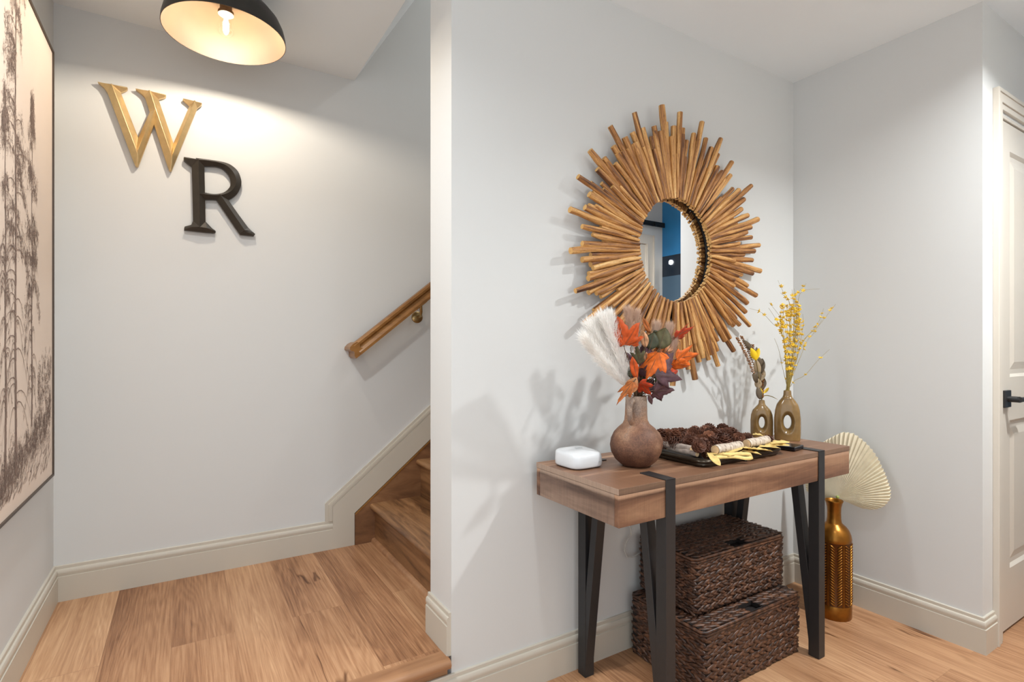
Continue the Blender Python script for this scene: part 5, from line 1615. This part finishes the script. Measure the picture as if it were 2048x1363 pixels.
def log(label, p0, p1, r, bark='bark'):
    p0, p1 = Vector(p0), Vector(p1)
    t = thing('birch_log', label, 'log', (p0 + p1) / 2)
    ax = (p1 - p0)
    L = ax.length
    t.rotation_mode = 'QUATERNION'; t.rotation_quaternion = ax.to_track_quat('Z', 'X')
    mb = MB()
    N = 8
    mb.tube([(0.0008 * math.sin(k), 0.0006 * math.cos(k * 1.7), -L / 2 + 0.0008 + (L - 0.0016) * k / N) for k in range(N + 1)], [r * (1 + 0.03 * math.sin(k * 2.1 + r * 900)) for k in range(N + 1)], 20, cap=False)
    mb.build('bark', M[bark], t)
    for z, z2 in ((-L / 2, -L / 2 + 0.004), (L / 2 - 0.004, L / 2)):
        mb = MB(); mb.tube([(0, 0, z), (0, 0, z2)], r * 0.93, 20); mb.build('cut_end', M['log_end'], t, smooth=False)
log('pale birch log along the front edge, left of the other front log', (1.492, 1.150, TZ + 0.046), (1.640, 1.162, TZ + 0.044), 0.0155)
log('pale birch log along the front edge, nearest the taller vase', (1.675, 1.160, TZ + 0.047), (1.818, 1.176, TZ + 0.045), 0.0155)
log('thin greyish birch log on the left edge beside the clay vase', (1.446, 1.205, TZ + 0.044), (1.424, 1.365, TZ + 0.046), 0.0115, 'bark_grey')
log('thinner birch log tucked beside the left log, orange cut end', (1.428, 1.168, TZ + 0.035), (1.437, 1.30, TZ + 0.034), 0.0085, 'bark_grey')
log('pale birch log at the back of the tray behind the pine cones', (1.50, 1.398, TZ + 0.056), (1.71, 1.402, TZ + 0.052), 0.0145)

# yellow leaf garland along the tray's front edge
GA = thing('leaf_garland', 'yellow fabric leaf garland laid along the front of the tray', 'garland', (tcx, 1.13, TZ + 0.03))
def g_leaf(p0, p1, wd, droop, twist=0.0, lobes=True):
    p0, p1 = Vector(p0), Vector(p1)
    ax = p1 - p0; L = ax.length; ax.normalize()
    sd = ax.cross(UP).normalized(); nr = sd.cross(ax)
    mb = MB(); N = 12
    for k in range(N + 1):
        f = k / N
        w_ = wd * (math.sin(PI * min(1, f * 0.97 + 0.03)) ** 0.7)
        if lobes: w_ *= 0.66 + 0.78 * abs(math.sin(f * PI * 3.2))
        rq = Quaternion(ax, twist * (f - 0.3))
        for s in (-1, -0.5, 0, 0.5, 1):
            off = rq @ (sd * (s * w_) + nr * (0.25 * w_ * abs(s)))
            mb.v.append(tuple(p0 + ax * (L * f) + off - UP * (droop * f * f) - GA.location))
    for k in range(N):
        for j in range(4):
            a = k * 5 + j
            mb.f.append([a, a + 1, a + 6, a + 5]); mb.mi.append(0)
    o = mb.build('leaf', M['yleaf'], GA, angle=80)
    so = o.modifiers.new('thick', 'SOLIDIFY'); so.thickness = 0.0008
gz = TZ + 0.029
g_leaf((1.455, 1.150, gz + 0.012), (1.437, 1.086, TZ + 0.0125), 0.013, 0.0, 0.9, False)
g_leaf((1.452, 1.150, gz + 0.006), (1.545, 1.118, gz), 0.019, -0.002, 0.2, False)
g_leaf((1.60, 1.155, gz + 0.004), (1.505, 1.110, gz + 0.002), 0.016, 0.0, -0.2)
g_leaf((1.625, 1.135, gz + 0.012), (1.69, 1.128, gz), 0.018, 0.0, 0.1)
g_leaf((1.535, 1.130, gz + 0.004), (1.635, 1.148, gz + 0.014), 0.014, 0.0, 0.5, False)
g_leaf((1.62, 1.140, gz + 0.002), (1.665, 1.096, gz - 0.008), 0.020, 0.0)
g_leaf((1.68, 1.145, gz + 0.002), (1.735, 1.100, gz - 0.005), 0.020, 0.0, -0.2)
g_leaf((1.73, 1.150, gz + 0.004), (1.79, 1.106, gz), 0.019, 0.0)
g_leaf((1.77, 1.150, gz + 0.002), (1.862, 1.115, gz + 0.003), 0.021, 0.0, 0.3)
g_leaf((1.80, 1.160, gz + 0.004), (1.885, 1.128, gz + 0.010), 0.018, 0.0, 0.2)
g_leaf((1.80, 1.22, gz + 0.03), (1.835, 1.20, gz + 0.026), 0.016, 0.0, 0.3)
g_leaf((1.425, 1.38, gz + 0.03), (1.405, 1.395, gz + 0.05), 0.012, 0.0, 0.3)
# ribbon loop
mb = MB()
lp = [(1.625, 1.128, gz + 0.008), (1.58, 1.112, gz + 0.004), (1.545, 1.098, gz - 0.004), (1.55, 1.088, gz - 0.013), (1.575, 1.093, gz - 0.010), (1.60, 1.105, gz - 0.002), (1.535, 1.12, gz + 0.002), (1.46, 1.128, gz)]
P = smooth_path([Vector(p) for p in ((1.46, 1.122, gz + 0.001), (1.53, 1.108, gz - 0.002), (1.575, 1.093, gz - 0.010), (1.60, 1.088, gz - 0.008), (1.598, 1.092, gz + 0.001), (1.565, 1.105, gz + 0.004), (1.50, 1.125, gz + 0.005))], 6)
for i, p in enumerate(P):
    for s in (-1, 1):
        mb.v.append(tuple(p + Vector((0, 0.0, 0.0055 * s)) + Vector((0, 0.003 * s, 0)) - GA.location))
for i in range(len(P) - 1):
    mb.f.append([2 * i, 2 * i + 1, 2 * i + 3, 2 * i + 2]); mb.mi.append(0)
o = mb.build('ribbon_loop', M['yleaf'], GA, angle=80)
so = o.modifiers.new('thick', 'SOLIDIFY'); so.thickness = 0.0008
mb = MB(); mb.tube([Vector(p) - GA.location for p in ((1.452, 1.15, gz), (1.55, 1.135, gz), (1.65, 1.14, gz), (1.80, 1.155, gz))], 0.002, 6)
mb.build('cord', M['yleaf'], GA)

# black case by the tray
mb = MB(); mb.box(-0.040, 0.040, -0.060, 0.060, 0.0, 0.0135)
o = mb.build('case', M['box_black'], loc=(1.937, 1.188, TZ + 0.0035), smooth=False)
o.rotation_euler = (0, 0, R(9)); bevel(o, 0.003, 3)
tag(o, 'flat glossy black case lying between the tray and the right strap', 'case')
